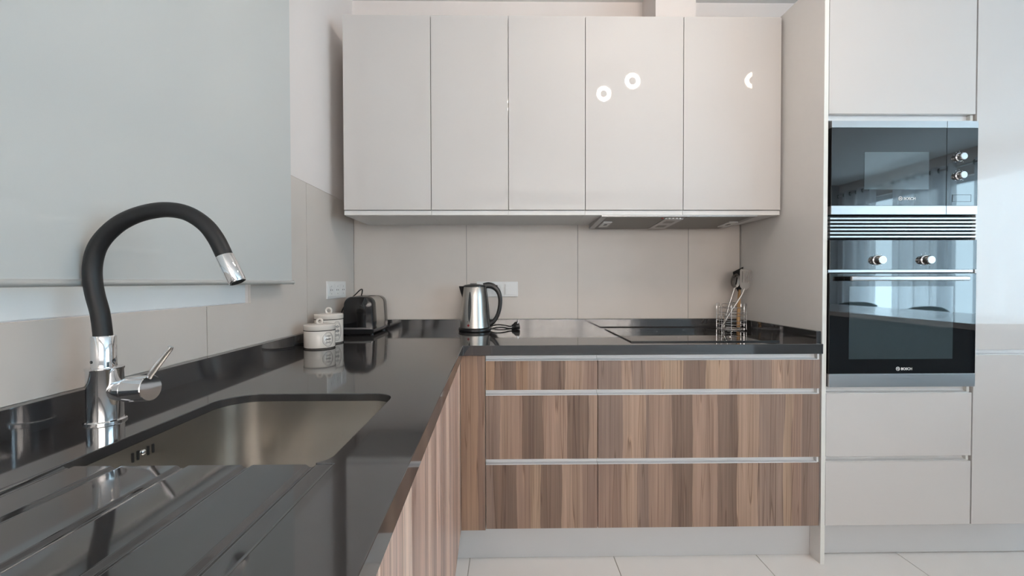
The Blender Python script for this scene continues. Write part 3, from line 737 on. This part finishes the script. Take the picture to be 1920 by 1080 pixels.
# handle: broad loop on the right side with a spine down the jug
def flat_sweep(pts, w, th):
    """rounded rectangular section swept in the XZ plane; w = half width in Y, th list = half thickness"""
    bm = bmesh.new(); P = catmull(pts, 6); n = len(P); rings = []
    for i, p in enumerate(P):
        d = (P[min(i + 1, n - 1)] - P[max(i - 1, 0)]).normalized(); nn = Vector((-d.z, 0, d.x))
        t_ = i / (n - 1) * (len(th) - 1); k = min(int(t_), len(th) - 2); hh = th[k] + (th[k + 1] - th[k]) * (t_ - k)
        rings.append([bm.verts.new(p + nn * hh * math.copysign(abs(math.cos(a)) ** 0.6, math.cos(a)) + Vector((0, w * math.copysign(abs(math.sin(a)) ** 0.6, math.sin(a)), 0))) for a in [2 * math.pi * q / 16 for q in range(16)]])
    for a, b_ in zip(rings, rings[1:]):
        for k in range(16): bm.faces.new((a[k], a[(k + 1) % 16], b_[(k + 1) % 16], b_[k]))
    bm.faces.new(rings[0]); bm.faces.new(rings[-1]); bmesh.ops.recalc_face_normals(bm, faces=list(bm.faces)); return bm
hp = [(0.700, 1.128), (0.725, 1.132), (0.752, 1.124), (0.775, 1.100), (0.785, 1.062), (0.782, 1.015), (0.770, 0.975), (0.752, 0.948), (0.731, 0.934)]
hk = obj('handle', flat_sweep([(x, KY, z) for x, z in hp], 0.013, [0.015, 0.016, 0.014, 0.0115, 0.0105, 0.010, 0.011, 0.014]), M_black, kt, smooth=True)
obj('spine', flat_sweep([(KX + kr(0.21) - 0.002, KY, KZ + 0.226), (KX + kr(0.15) + 0.002, KY, KZ + 0.15), (KX + kr(0.08) + 0.002, KY, KZ + 0.08), (KX + kr(0.03) + 0.002, KY, KZ + 0.022)], 0.020, [0.006, 0.007, 0.007, 0.007]), M_black, hk, smooth=True)
obj('switch', BX(0.758, 0.772, KY - 0.007, KY + 0.007, 1.1225, 1.1330, bev=0.002), M_gauge, hk)
def on_jug(ang, h, off):
    r_ = kr(h) + off; return Vector((KX + r_ * math.sin(ang), KY - r_ * math.cos(ang), KZ + h))
def jug_patch(name, pts, m, off=0.0008):
    """closed outline of (angle, height) laid on the jug surface with thickness"""
    bm = bmesh.new(); A = [bm.verts.new(on_jug(a, h, off)) for a, h in pts]; B = [bm.verts.new(on_jug(a, h, -0.002)) for a, h in pts]
    bm.faces.new(A); n = len(A)
    for i in range(n): bm.faces.new((A[i], A[(i + 1) % n], B[(i + 1) % n], B[i]))
    bmesh.ops.recalc_face_normals(bm, faces=list(bm.faces)); return obj(name, bm, m, kt)
aw = -0.30
gpts = [(aw + 0.16 * math.sin(t) * 0.75, 0.128 + 0.075 * -math.cos(t)) for t in [2 * math.pi * i / 20 for i in range(20)]]
jug_patch('water_gauge', gpts, M_gauge, 0.0018)
jug_patch('indicator_badge', [(-0.46, 0.034), (-0.36, 0.027), (-0.26, 0.034), (-0.36, 0.041)], M_red)
jug_patch('maker_mark', [(-0.48, 0.0515), (-0.22, 0.0495), (-0.22, 0.0525), (-0.48, 0.0545)], M_print, 0.0005)
cord = [(0.735, -0.10, 0.905), (0.765, -0.095, 0.912), (0.80, -0.085, 0.911), (0.835, -0.075, 0.905), (0.852, -0.070, 0.908)]
obj('power_cord', sweep(bmesh.new(), catmull([(0.725, -0.108, 0.905)] + cord, 5), 0.0036, 10), M_black, kt, smooth=True)
pg = obj('plug', sweep(bmesh.new(), [(0.846, -0.071, 0.908), (0.858, -0.070, 0.911), (0.866, -0.069, 0.914), (0.884, -0.066, 0.917)], [0.006, 0.010, 0.0165, 0.0165], 20), M_black, kt, smooth=True)
for s in (-1, 1):
    obj('plug_pin', cyl(bmesh.new(), (0.876, -0.067 + s * 0.006, 0.930), (0.878, -0.067 + s * 0.006, 0.946), 0.0022, seg=10), M_chrome, pg, smooth=True)

# toaster: end plates black, metal body between, long axis away from the camera
tX0, tX1, tY0, tY1, tZ = 0.040, 0.190, -0.285, -0.035, ZW
ts = thing('toaster', ((tX0 + tX1) / 2, (tY0 + tY1) / 2, tZ), 'black and steel two-slot toaster in the corner behind the canisters', 'toaster')
def tprof(ins, z0, z1, r_=0.040, flare=0.006):
    a, b_ = tX0 + ins, tX1 - ins
    P = [(a, z0), (a + flare * 0.5, z0 + 0.06)]
    P += [(a + flare + r_ - r_ * math.cos(t), z1 - r_ + r_ * math.sin(t)) for t in [math.pi / 2 * i / 8 for i in range(9)]]
    Q = [((tX0 + tX1) - x, z) for x, z in P[::-1]]
    return P + Q
zb, ztp = tZ + 0.028, tZ + 0.183
ends = []
for nm, y0, y1, bl in (('end_panel', tY0, tY0 + 0.055, -1), ('end_panel', tY1 - 0.055, tY1, 1)):
    bm = bmesh.new(); loops = []
    seq = [(0.010, y0), (0.003, y0 + 0.004), (0.0, y0 + 0.012), (0.0, y1)] if bl < 0 else [(0.0, y0), (0.0, y1 - 0.012), (0.003, y1 - 0.004), (0.010, y1)]
    for ins, y in seq: loops.append([bm.verts.new((x, y, z)) for x, z in tprof(ins, zb, ztp - ins)])
    for a, b_ in zip(loops, loops[1:]):
        n = len(a)
        for k in range(n): bm.faces.new((a[k], a[(k + 1) % n], b_[(k + 1) % n], b_[k]))
    bm.faces.new(loops[0]); bm.faces.new(loops[-1]); bmesh.ops.recalc_face_normals(bm, faces=list(bm.faces))
    ends.append(obj(nm, bm, M_blackg, ts, smooth=True))
obj('trim_strip', BX(tX0 + 0.010, tX1 - 0.010, tY0 - 0.0010, tY0 + 0.0035, zb + 0.0005, zb + 0.008, bev=0.001), M_steelh, ends[0])
obj('shell', prism(bmesh.new(), tprof(0.0015, zb, ztp - 0.0005), 1, tY0 + 0.0552, tY1 - 0.0552), M_steel, ts, smooth=True)
for xx in (0.083, 0.125):
    obj('slot', BX(xx, xx + 0.022, tY0 + 0.066, tY1 - 0.066, ztp - 0.002, ztp + 0.0004), M_dark, ts)
obj('base', prism(bmesh.new(), [(tX0 + 0.012, tZ + 0.004), (tX0 + 0.001, tZ + 0.014), (tX0 - 0.0005, zb - 0.0003), (tX1 + 0.0005, zb - 0.0003), (tX1 - 0.001, tZ + 0.014), (tX1 - 0.012, tZ + 0.004)], 1, tY0 + 0.002, tY1 - 0.002), M_black, ts, bevel=0.003)
for a in (tX0 + 0.02, tX1 - 0.02):
    for b_ in (tY0 + 0.03, tY1 - 0.03): obj('foot', lathe(bmesh.new(), [(0, 0.0003), (0.010, 0.0003), (0.010, 0.007), (0, 0.007)], (a, b_, tZ), 14), M_black, ts)
tc_ = [(0.030, -0.262, 0.925), (0.024, -0.255, 0.97), (0.026, -0.245, 1.01), (0.044, -0.22, 1.052), (0.062, -0.17, 1.085), (0.074, -0.135, 1.108), (0.081, -0.12, 1.1125), (0.080, -0.115, 1.100), (0.074, -0.11, 1.082)]
obj('power_cord', sweep(bmesh.new(), catmull(tc_, 6), 0.0032, 10), M_black, ts, smooth=True)

# canisters
def canister(cx, cy, R, hb_, hl, hk_, label):
    t = thing('ceramic_canister', (cx, cy, ZW), label, 'canister', 'cream ceramic canisters')
    obj('jar', lathe(bmesh.new(), [(0, 0.0003), (R - 0.004, 0.0003), (R - 0.001, 0.003), (R, 0.007), (R, hb_ - 0.003), (R - 0.002, hb_), (0, hb_)], (cx, cy, ZW), 56), M_cer, t, smooth=True)
    obj('base_band', torus(bmesh.new(), (cx, cy, ZW + 0.0035), R - 0.0006, 0.0018, seg=56), M_line, t, smooth=True)
    obj('rim_band', torus(bmesh.new(), (cx, cy, ZW + hb_ - 0.0008), R + 0.0004, 0.0014, seg=56), M_line, t, smooth=True)
    l_ = obj('lid', lathe(bmesh.new(), [(0, hb_ + 0.0004), (R, hb_ + 0.0004), (R + 0.0015, hb_ + 0.003), (R + 0.0015, hl - 0.004), (R - 0.001, hl - 0.001), (R - 0.008, hl), (0, hl + 0.002)], (cx, cy, ZW), 56), M_cer, t, smooth=True)
    rk = (hk_ - hl) * 0.52
    obj('lid_ring', torus(bmesh.new(), (cx, cy, ZW + hl + rk * 0.95), rk * 0.98, 0.0042, (0.25, -1, 0), 24, 10), M_cer, l_, smooth=True)
    # printed cartouche on the side that faces the room
    bm = bmesh.new(); a0 = 0.98; hm = hb_ * 0.52; hh = hb_ * 0.36; ww = 0.36
    def P(a, h): return Vector((cx + (R + 0.0003) * math.sin(a), cy - (R + 0.0003) * math.cos(a), ZW + h))
    def line(pts, w_=0.0006): sweep(bm, [P(a, h) for a, h in pts], w_, 5)
    oval = []
    for i in range(41):
        t_ = 2 * math.pi * i / 40; k = 1 + 0.07 * math.cos(4 * t_)
        oval.append((a0 + ww * k * math.copysign(abs(math.cos(t_)) ** 0.75, math.cos(t_)), hm + hh * k * math.copysign(abs(math.sin(t_)) ** 0.75, math.sin(t_))))
    line(oval); line([(a0 + (a - a0) * 0.82, hm + (h - hm) * 0.86) for a, h in oval], 0.0004)
    for q in range(3):
        zc_ = hm + (q - 1) * hh * 0.48
        line([(a0 - ww * 0.5 + ww * 1.0 * i / 90 + 0.045 * math.sin(i * 0.42 + q), zc_ + hh * (0.10 + 0.06 * math.sin(i * 0.11 + q)) * math.cos(i * 0.42 + q)) for i in range(91)], 0.0006 if q == 1 else 0.0004)
    obj('printed_label', bm, M_print, t)
    return t
canister(0.099, -0.655, 0.0555, 0.070, 0.092, 0.111, 'short cream ceramic canister with ring lid, in front of its taller twin')
canister(0.078, -0.520, 0.0560, 0.100, 0.122, 0.144, 'taller cream ceramic canister with ring lid, between toaster and short canister')

# wall plates
def wall_plate(label, left):
    """three-gang plate; left: on the left wall (plane X=0), else on the back wall"""
    t = thing('socket_plate', (0.001, -0.2515, 1.113) if left else (0.768, -0.0066, 1.110), label, 'socket')
    w_, h_ = 0.2215, 0.081
    def put(name, u0, u1, v0, v1, d0, d1, m, par, bev=0.001):
        if left: bm = BX(0.0004 + d0, 0.0004 + d1, -0.2515 - u1, -0.2515 - u0, 1.113 + v0, 1.113 + v1, bev=bev)
        else: bm = BX(0.768 + u0, 0.768 + u1, -0.0069 - d1, -0.0069 - d0, 1.110 + v0, 1.110 + v1, bev=bev)
        return obj(name, bm, m, par)
    def disc(name, u, v, d, r_, prof, m, par):
        c_, ax_ = ((0.0004 + d, -0.2515 - u, 1.113 + v), (1, 0, 0)) if left else ((0.768 + u, -0.0069 - d, 1.110 + v), (0, -1, 0))
        return obj(name, lathe(bmesh.new(), prof, c_, 28, ax_), m, par, smooth=True)
    put('frame', -w_ / 2, w_ / 2, -h_ / 2, h_ / 2, 0, 0.006, M_swhite, t, 0.002)
    for i in (-1, 0, 1):
        u = i * 0.071
        kind = 'socket' if (left or i < 1) else 'switch'
        s = put('socket_insert' if kind == 'socket' else 'rocker', u - 0.0285, u + 0.0285, -0.0285, 0.0285, 0.0062, 0.0085 if kind == 'socket' else 0.0105, M_swhite, t)
        if kind == 'socket':
            disc('socket_well', u, 0, 0.0086, 0.02, [(0.0215, 0), (0.0215, 0.0006), (0.0195, 0.0006), (0.0185, 0.0001), (0, 0.0001)], M_swhite, s)
            for k in (-1, 1): disc('contact_hole', u + k * 0.0095, 0, 0.0088, 0.003, [(0.003, 0), (0.003, 0.0003), (0, 0.0003)], M_dark, s)
            put('earth_clip', u - 0.002, u + 0.002, 0.0155, 0.0195, 0.0088, 0.0100, M_steelh, s, 0.0)
            put('earth_clip', u - 0.002, u + 0.002, -0.0195, -0.0155, 0.0088, 0.0100, M_steelh, s, 0.0)
wall_plate('white three-gang socket plate on the left wall above the canisters', True)
wall_plate('white three-gang socket and switch plate behind the kettle handle', False)

# utensil holder
HX, HY, HZ = 1.976, -0.125, ZW + 0.0048
uh = thing('utensil_holder', (HX, HY, HZ), 'round chrome wire holder with cooking utensils at the back of the hob', 'holder')
HR = 0.066
for z_ in (0.003, 0.027, 0.047, 0.072, 0.088, 0.113):
    obj('wire_ring', torus(bmesh.new(), (HX, HY, HZ + z_), HR, 0.0016, seg=40, ts=8), M_chrome, uh, smooth=True)
for a in (222, 318, 42, 138):
    pts = []
    for s in (-1, 1):
        t_ = math.radians(a + s * 20); x, y = HX + (HR + 0.0025) * math.cos(t_), HY + (HR + 0.0025) * math.sin(t_)
        pts += [(x, y, HZ + 0.002), (x, y, HZ + 0.10), (x, y, HZ + 0.128)] if s < 0 else [(x, y, HZ + 0.128), (x, y, HZ + 0.10), (x, y, HZ + 0.002)]
    va, vb = Vector(pts[2]), Vector(pts[3]); mid = [tuple(va.lerp(vb, q) + Vector((0, 0, h))) for q, h in ((0.05, 0.004), (0.2, 0.0065), (0.8, 0.0065), (0.95, 0.004))]
    obj('upright_wire', sweep(bmesh.new(), pts[:3] + mid + pts[3:], 0.0014, 8), M_chrome, uh, smooth=True)
bm = bmesh.new()
for k in range(-2, 3):
    hl_ = math.sqrt(HR ** 2 - (k * 0.022) ** 2); sweep(bm, [(HX - hl_, HY + k * 0.022, HZ + 0.002), (HX + hl_, HY + k * 0.022, HZ + 0.002)], 0.0013, 8)
obj('base_grid', bm, M_chrome, uh, smooth=True)
def utensil_frame(p, up, tilt_y=0.0):
    """local x = across (world X-ish), local y = along the tool, local z = facing the room"""
    yv = Vector(up).normalized(); zv = Vector((0, -1, tilt_y)); zv = (zv - yv * zv.dot(yv)).normalized(); xv = yv.cross(zv)
    M_ = Matrix.Identity(4)
    for i in range(3): M_[i][0], M_[i][1], M_[i][2], M_[i][3] = xv[i], yv[i], zv[i], p[i]
    return M_
# slotted turner leaning into the corner
st = thing('slotted_turner', (1.93, -0.14, HZ + 0.01), 'steel slotted turner leaning right, frontmost in the wire holder', 'turner')
y_ = -0.150
Mx = utensil_frame((2.030, y_, 1.118), (0.10, 0.02, 1.0))
out = [(-0.005, -0.016), (0.005, -0.016), (0.023, 0.002), (0.0255, 0.010), (0.0320, 0.084), (0.025, 0.092), (-0.027, 0.092), (-0.0320, 0.084), (-0.0255, 0.010), (-0.023, 0.002)]
slots = [[(s * (0.0052 if True else 0) * 1.0 - 0.0013 + 0.0, 0.024), (s * 0.0052 + 0.0013, 0.024), (s * 0.0064 + 0.0015, 0.082), (s * 0.0064 - 0.0015, 0.082)] for s in (-3, -1.5, 0, 1.5, 3)]
obj('blade', plate(bmesh.new(), out, slots, 0.0016, Mx), M_uten, st)
obj('handle', sweep(bmesh.new(), [(2.0295, y_, 1.112), (2.015, y_, 1.080), (1.985, y_ + 0.004, 1.030), (1.945, y_ + 0.012, 0.960), (1.925, y_ + 0.02, 0.915)], [0.0038, 0.0042, 0.0055, 0.0062, 0.005], 12), M_uten, st, smooth=True)
# slotted spoon
sl = thing('slotted_spoon', (1.945, -0.12, HZ + 0.01), 'steel slotted spoon standing left of the turner in the wire holder', 'spoon')
y_ = -0.118
bm = bmesh.new(); grid = []
for i in range(9):
    row = []
    t_ = -1 + 2 * i / 8
    for j in range(9):
        s_ = -1 + 2 * j / 8; wd = 0.025 * math.sqrt(max(0.02, 1 - t_ * t_ * 0.97)); x = s_ * wd; yy = t_ * 0.038
        row.append(bm.verts.new((x, yy, -0.010 * (1 - s_ * s_) * (1 - t_ * t_))))
    grid.append(row)
for i in range(8):
    for j in range(8):
        if (i, j) in ((2, 2), (3, 2), (2, 5), (3, 5), (5, 2), (5, 5), (4, 5), (6, 3)): continue
        bm.faces.new((grid[i][j], grid[i][j + 1], grid[i + 1][j + 1], grid[i + 1][j]))
ex = bmesh.ops.solidify(bm, geom=list(bm.faces), thickness=0.0015)
tm = bpy.data.meshes.new('x'); bm.to_mesh(tm); bm.free(); tm.transform(utensil_frame((2.001, y_, 1.152), (0.16, 0, 1.0))); bm = bmesh.new(); bm.from_mesh(tm); bpy.data.meshes.remove(tm)
obj('bowl', bm, M_uten, sl, smooth=True)
obj('handle', sweep(bmesh.new(), [(1.995, y_, 1.116), (1.986, y_, 1.085), (1.968, y_, 1.03), (1.950, y_, 0.96), (1.940, y_, 0.912)], [0.004, 0.0036, 0.0052, 0.0066, 0.0055], 12), M_uten, sl, smooth=True)
# dark turner with a wooden handle, behind
wt_ = thing('wooden_handled_turner', (2.014, -0.10, HZ + 0.01), 'dark turner on a beech handle at the back of the wire holder', 'turner')
y_ = -0.095
obj('handle', sweep(bmesh.new(), [(2.012, y_ - 0.03, 0.912), (2.017, y_ - 0.022, 0.96), (2.026, y_ - 0.01, 1.04), (2.034, y_, 1.105)], [0.0075, 0.0085, 0.008, 0.006], 14), M_wood_sp, wt_, smooth=True)
Mx = utensil_frame((2.030, y_, 1.125), (-0.02, 0.05, 1.0))
obj('blade', plate(bmesh.new(), [(-0.005, -0.03), (0.006, -0.03), (0.020, 0.0), (0.028, 0.100), (-0.028, 0.074), (-0.020, 0.0)], [], 0.002, Mx), M_black, wt_)

# ================================================================== ROLLER BLIND
rb = thing('roller_blind', (0.05, -1.7, 1.145), 'pale grey roller blind pulled down over the window above the sink', 'blind')
BY0, BY1 = -2.72, -0.765
obj('fabric', BX(0.0495, 0.0503, BY0, BY1, 1.152, 2.50), M_blind, rb)
obj('bottom_bar', sweep(bmesh.new(), [(0.050, BY0 - 0.004, 1.1495), (0.050, BY1 + 0.006, 1.1495)], 0.0068, 16), M_bar, rb, smooth=True)
obj('end_cap', cyl(bmesh.new(), (0.050, BY1 + 0.0062, 1.1495), (0.050, BY1 + 0.010, 1.1495), 0.0075, seg=16, bev=0.001), M_bar, rb, smooth=True)
obj('roller', cyl(bmesh.new(), (0.036, BY0, 2.515), (0.036, BY1, 2.515), 0.019, seg=24), M_bar, rb, smooth=True)
for yy in (BY0 - 0.012, BY1 + 0.002): obj('bracket', BX(0.0006, 0.060, yy, yy + 0.010, 2.485, 2.545, bev=0.002), M_swhite, rb)

# ================================================================== CEILING SPOTS (seen mirrored in the gloss doors)
def spot(p, aim, label, glow=None):
    p = Vector(p); d = (Vector(aim) - p).normalized()
    t = thing('ceiling_spot', (p.x, p.y, p.z), label, 'lamp', 'ring lamps on the ceiling')
    back = p - d * 0.05
    obj('housing', lathe(bmesh.new(), [(0, 0.0), (0.035, 0.0), (0.050, 0.02), (0.062, 0.048), (0.062, 0.052), (0.056, 0.052), (0.052, 0.046), (0, 0.040)], back, 32, d), M_swhite, t, smooth=True)
    obj('lamp_ring', lathe(bmesh.new(), [(0.027, 0.047), (0.050, 0.049), (0.050, 0.050), (0.027, 0.050), (0.027, 0.047)], back, 32, d), glow or M_lamp, t, smooth=True)
    obj('centre_cap', lathe(bmesh.new(), [(0, 0.053), (0.021, 0.053), (0.0265, 0.0508), (0.0265, 0.042)], back, 24, d), M_black, t, smooth=True)
    obj('stem', cyl(bmesh.new(), (back.x, back.y, back.z), (back.x, back.y, ZC - 0.001), 0.007, seg=12), M_swhite, t, smooth=True)
    obj('ceiling_rose', lathe(bmesh.new(), [(0, 0), (0.045, 0), (0.045, 0.012), (0, 0.012)], (back.x, back.y, ZC - 0.0125), 24), M_swhite, t, smooth=True)
spot((1.521, -1.472, 2.50), (0.70, -0.35, 1.30), 'leftmost round ceiling spot mirrored in the gloss doors')
spot((1.670, -1.276, 2.50), (0.80, -0.35, 1.30), 'middle round ceiling spot mirrored in the gloss doors')
spot((2.479, -1.254, 2.50), (1.55, -0.35, 1.40), 'round ceiling spot mirrored in the rightmost gloss door', M_lampd)

# ================================================================== THE REST OF THE ROOM (mirrored in oven and microwave)
isl = thing('kitchen_peninsula', (3.85, -2.3, 0.0), 'white-topped blue-grey peninsula mirrored in the oven door', 'peninsula')
obj('worktop', BX(3.46, 4.30, -3.45, -1.27, 0.87, 0.905, bev=0.002), M_itop, isl)
obj('body', BX(3.50, 4.05, -3.40, -1.32, 0.10, 0.8695), M_island, isl)
obj('plinth', BX(3.55, 4.00, -3.35, -1.37, 0.0005, 0.0995), M_plinth, isl)
for i in range(3): obj('door_panel', BX(3.482, 3.4995, -1.325 - 0.69 * i - 0.687, -1.325 - 0.69 * i, 0.105, 0.866, bev=0.001), M_island, isl)
def chair(x, y, rz, label):
    t = thing('dining_chair', (0, 0, 0), label, 'chair', 'teal chairs beyond the peninsula')
    obj('seat', BX(-0.22, 0.22, -0.22, 0.22, 0.43, 0.49, bev=0.02, seg=3), M_teal, t, smooth=True)
    bm = bmesh.new(); rows = []
    for i in range(9):
        a = -1 + 2 * i / 8
        rows.append([bm.verts.new((a * 0.22, 0.20 - 0.05 * a * a + dy, z_)) for z_, dy in ((0.50, 0.0), (0.70, 0.02), (0.90 - 0.03 * a * a, 0.05), (0.90 - 0.03 * a * a, 0.08), (0.70, 0.055), (0.50, 0.035))])
    for a, b_ in zip(rows, rows[1:]):
        for k in range(6): bm.faces.new((a[k], a[(k + 1) % 6], b_[(k + 1) % 6], b_[k]))
    bm.faces.new(rows[0]); bm.faces.new(rows[-1]); bmesh.ops.recalc_face_normals(bm, faces=list(bm.faces))
    obj('backrest', bm, M_teal, t, smooth=True)
    for sx in (-1, 1):
        for sy in (-1, 1): obj('leg', cyl(bmesh.new(), (sx * 0.20, sy * 0.20, 0.001), (sx * 0.16, sy * 0.16, 0.432), 0.011, 0.015, 12), M_black, t, smooth=True)
    t.location = (x, y, 0); t.rotation_euler = (0, 0, rz)
chair(4.72, -3.05, math.radians(-80), 'teal upholstered chair mirrored in the oven, nearer the tower')
chair(4.80, -3.90, math.radians(-100), 'teal upholstered chair mirrored in the oven, farther from the tower')
cr_ = thing('curtain_rail', (XR - 0.12, -3.8, 2.45), 'pale curtain rail along the far living room window', 'curtain rail')
obj('rod', cyl(bmesh.new(), (XR - 0.12, -5.45, 2.45), (XR - 0.12, -1.8, 2.45), 0.012, seg=16), M_bar, cr_, smooth=True)
for yy in (-5.45, -3.15, -1.85): obj('bracket', BX(XR - 0.125, XR - 0.001, yy - 0.008, yy + 0.008, 2.430, 2.437), M_bar, cr_)
def curtain(y0, y1, n, label):
    t = thing('sheer_curtain', (XR - 0.12, (y0 + y1) / 2, 0.02), label, 'curtain', 'sheer eyelet curtains')
    bm = bmesh.new(); N_ = n * 12; rows = []
    for i in range(N_ + 1):
        u = i / N_; y = y0 + (y1 - y0) * u; off = 0.045 * math.sin(u * n * 2 * math.pi)
        rows.append([bm.verts.new((XR - 0.12 + off * (0.8 + 0.4 * (1 - z_ / 2.5)), y, z_)) for z_ in (0.02, 0.8, 1.6, 2.40, 2.50)])
    for a, b_ in zip(rows, rows[1:]):
        for k in range(4): bm.faces.new((a[k], a[k + 1], b_[k + 1], b_[k]))
    obj('cloth', bm, M_sheer, t, smooth=True)
    for k in range(2 * n):
        y = y0 + (y1 - y0) * (k + 0.5) / (2 * n) * 1.0
        obj('eyelet', torus(bmesh.new(), (XR - 0.12, y - (y1 - y0) / (4 * n), 2.45), 0.024, 0.006, (0.5, 1, 0), 20, 6), M_gauge, t, smooth=True)
curtain(-3.52, -1.95, 7, 'sheer white eyelet curtain nearest the tall cabinets')
curtain(-4.50, -3.70, 4, 'sheer white eyelet curtain in the middle of the far window')
curtain(-5.42, -4.75, 3, 'sheer white eyelet curtain at the rear corner')

rr = thing('curtain_rail', (1.7, YB + 0.12, 2.45), 'pale curtain rail above the added rear fill window', 'curtain rail')  # unseen rail and curtain, added to soften the fill window's mirrored glare
obj('rod', cyl(bmesh.new(), (-0.0, YB + 0.12, 2.45), (3.4, YB + 0.12, 2.45), 0.012, seg=16), M_bar, rr, smooth=True)
for xx in (0.05, 1.7, 3.35): obj('bracket', BX(xx - 0.008, xx + 0.008, YB + 0.001, YB + 0.125, 2.430, 2.437), M_bar, rr)
rc = thing('sheer_curtain', (1.7, YB + 0.12, 1.0), 'sheer white curtain added to dim the rear fill window', 'curtain')
bm = bmesh.new(); rows = []
for i in range(181):
    x = 0.08 + 3.24 * i / 180
    rows.append([bm.verts.new((x, YB + 0.12 + 0.035 * math.sin(i / 180 * 30 * math.pi) * f_, z_)) for z_, f_ in ((0.95, 1.2), (1.6, 1.0), (2.437, 0.6))])
for a, b_ in zip(rows, rows[1:]):
    for k in range(2): bm.faces.new((a[k], a[k + 1], b_[k + 1], b_[k]))
obj('cloth', bm, M_sheer, rc, smooth=True)
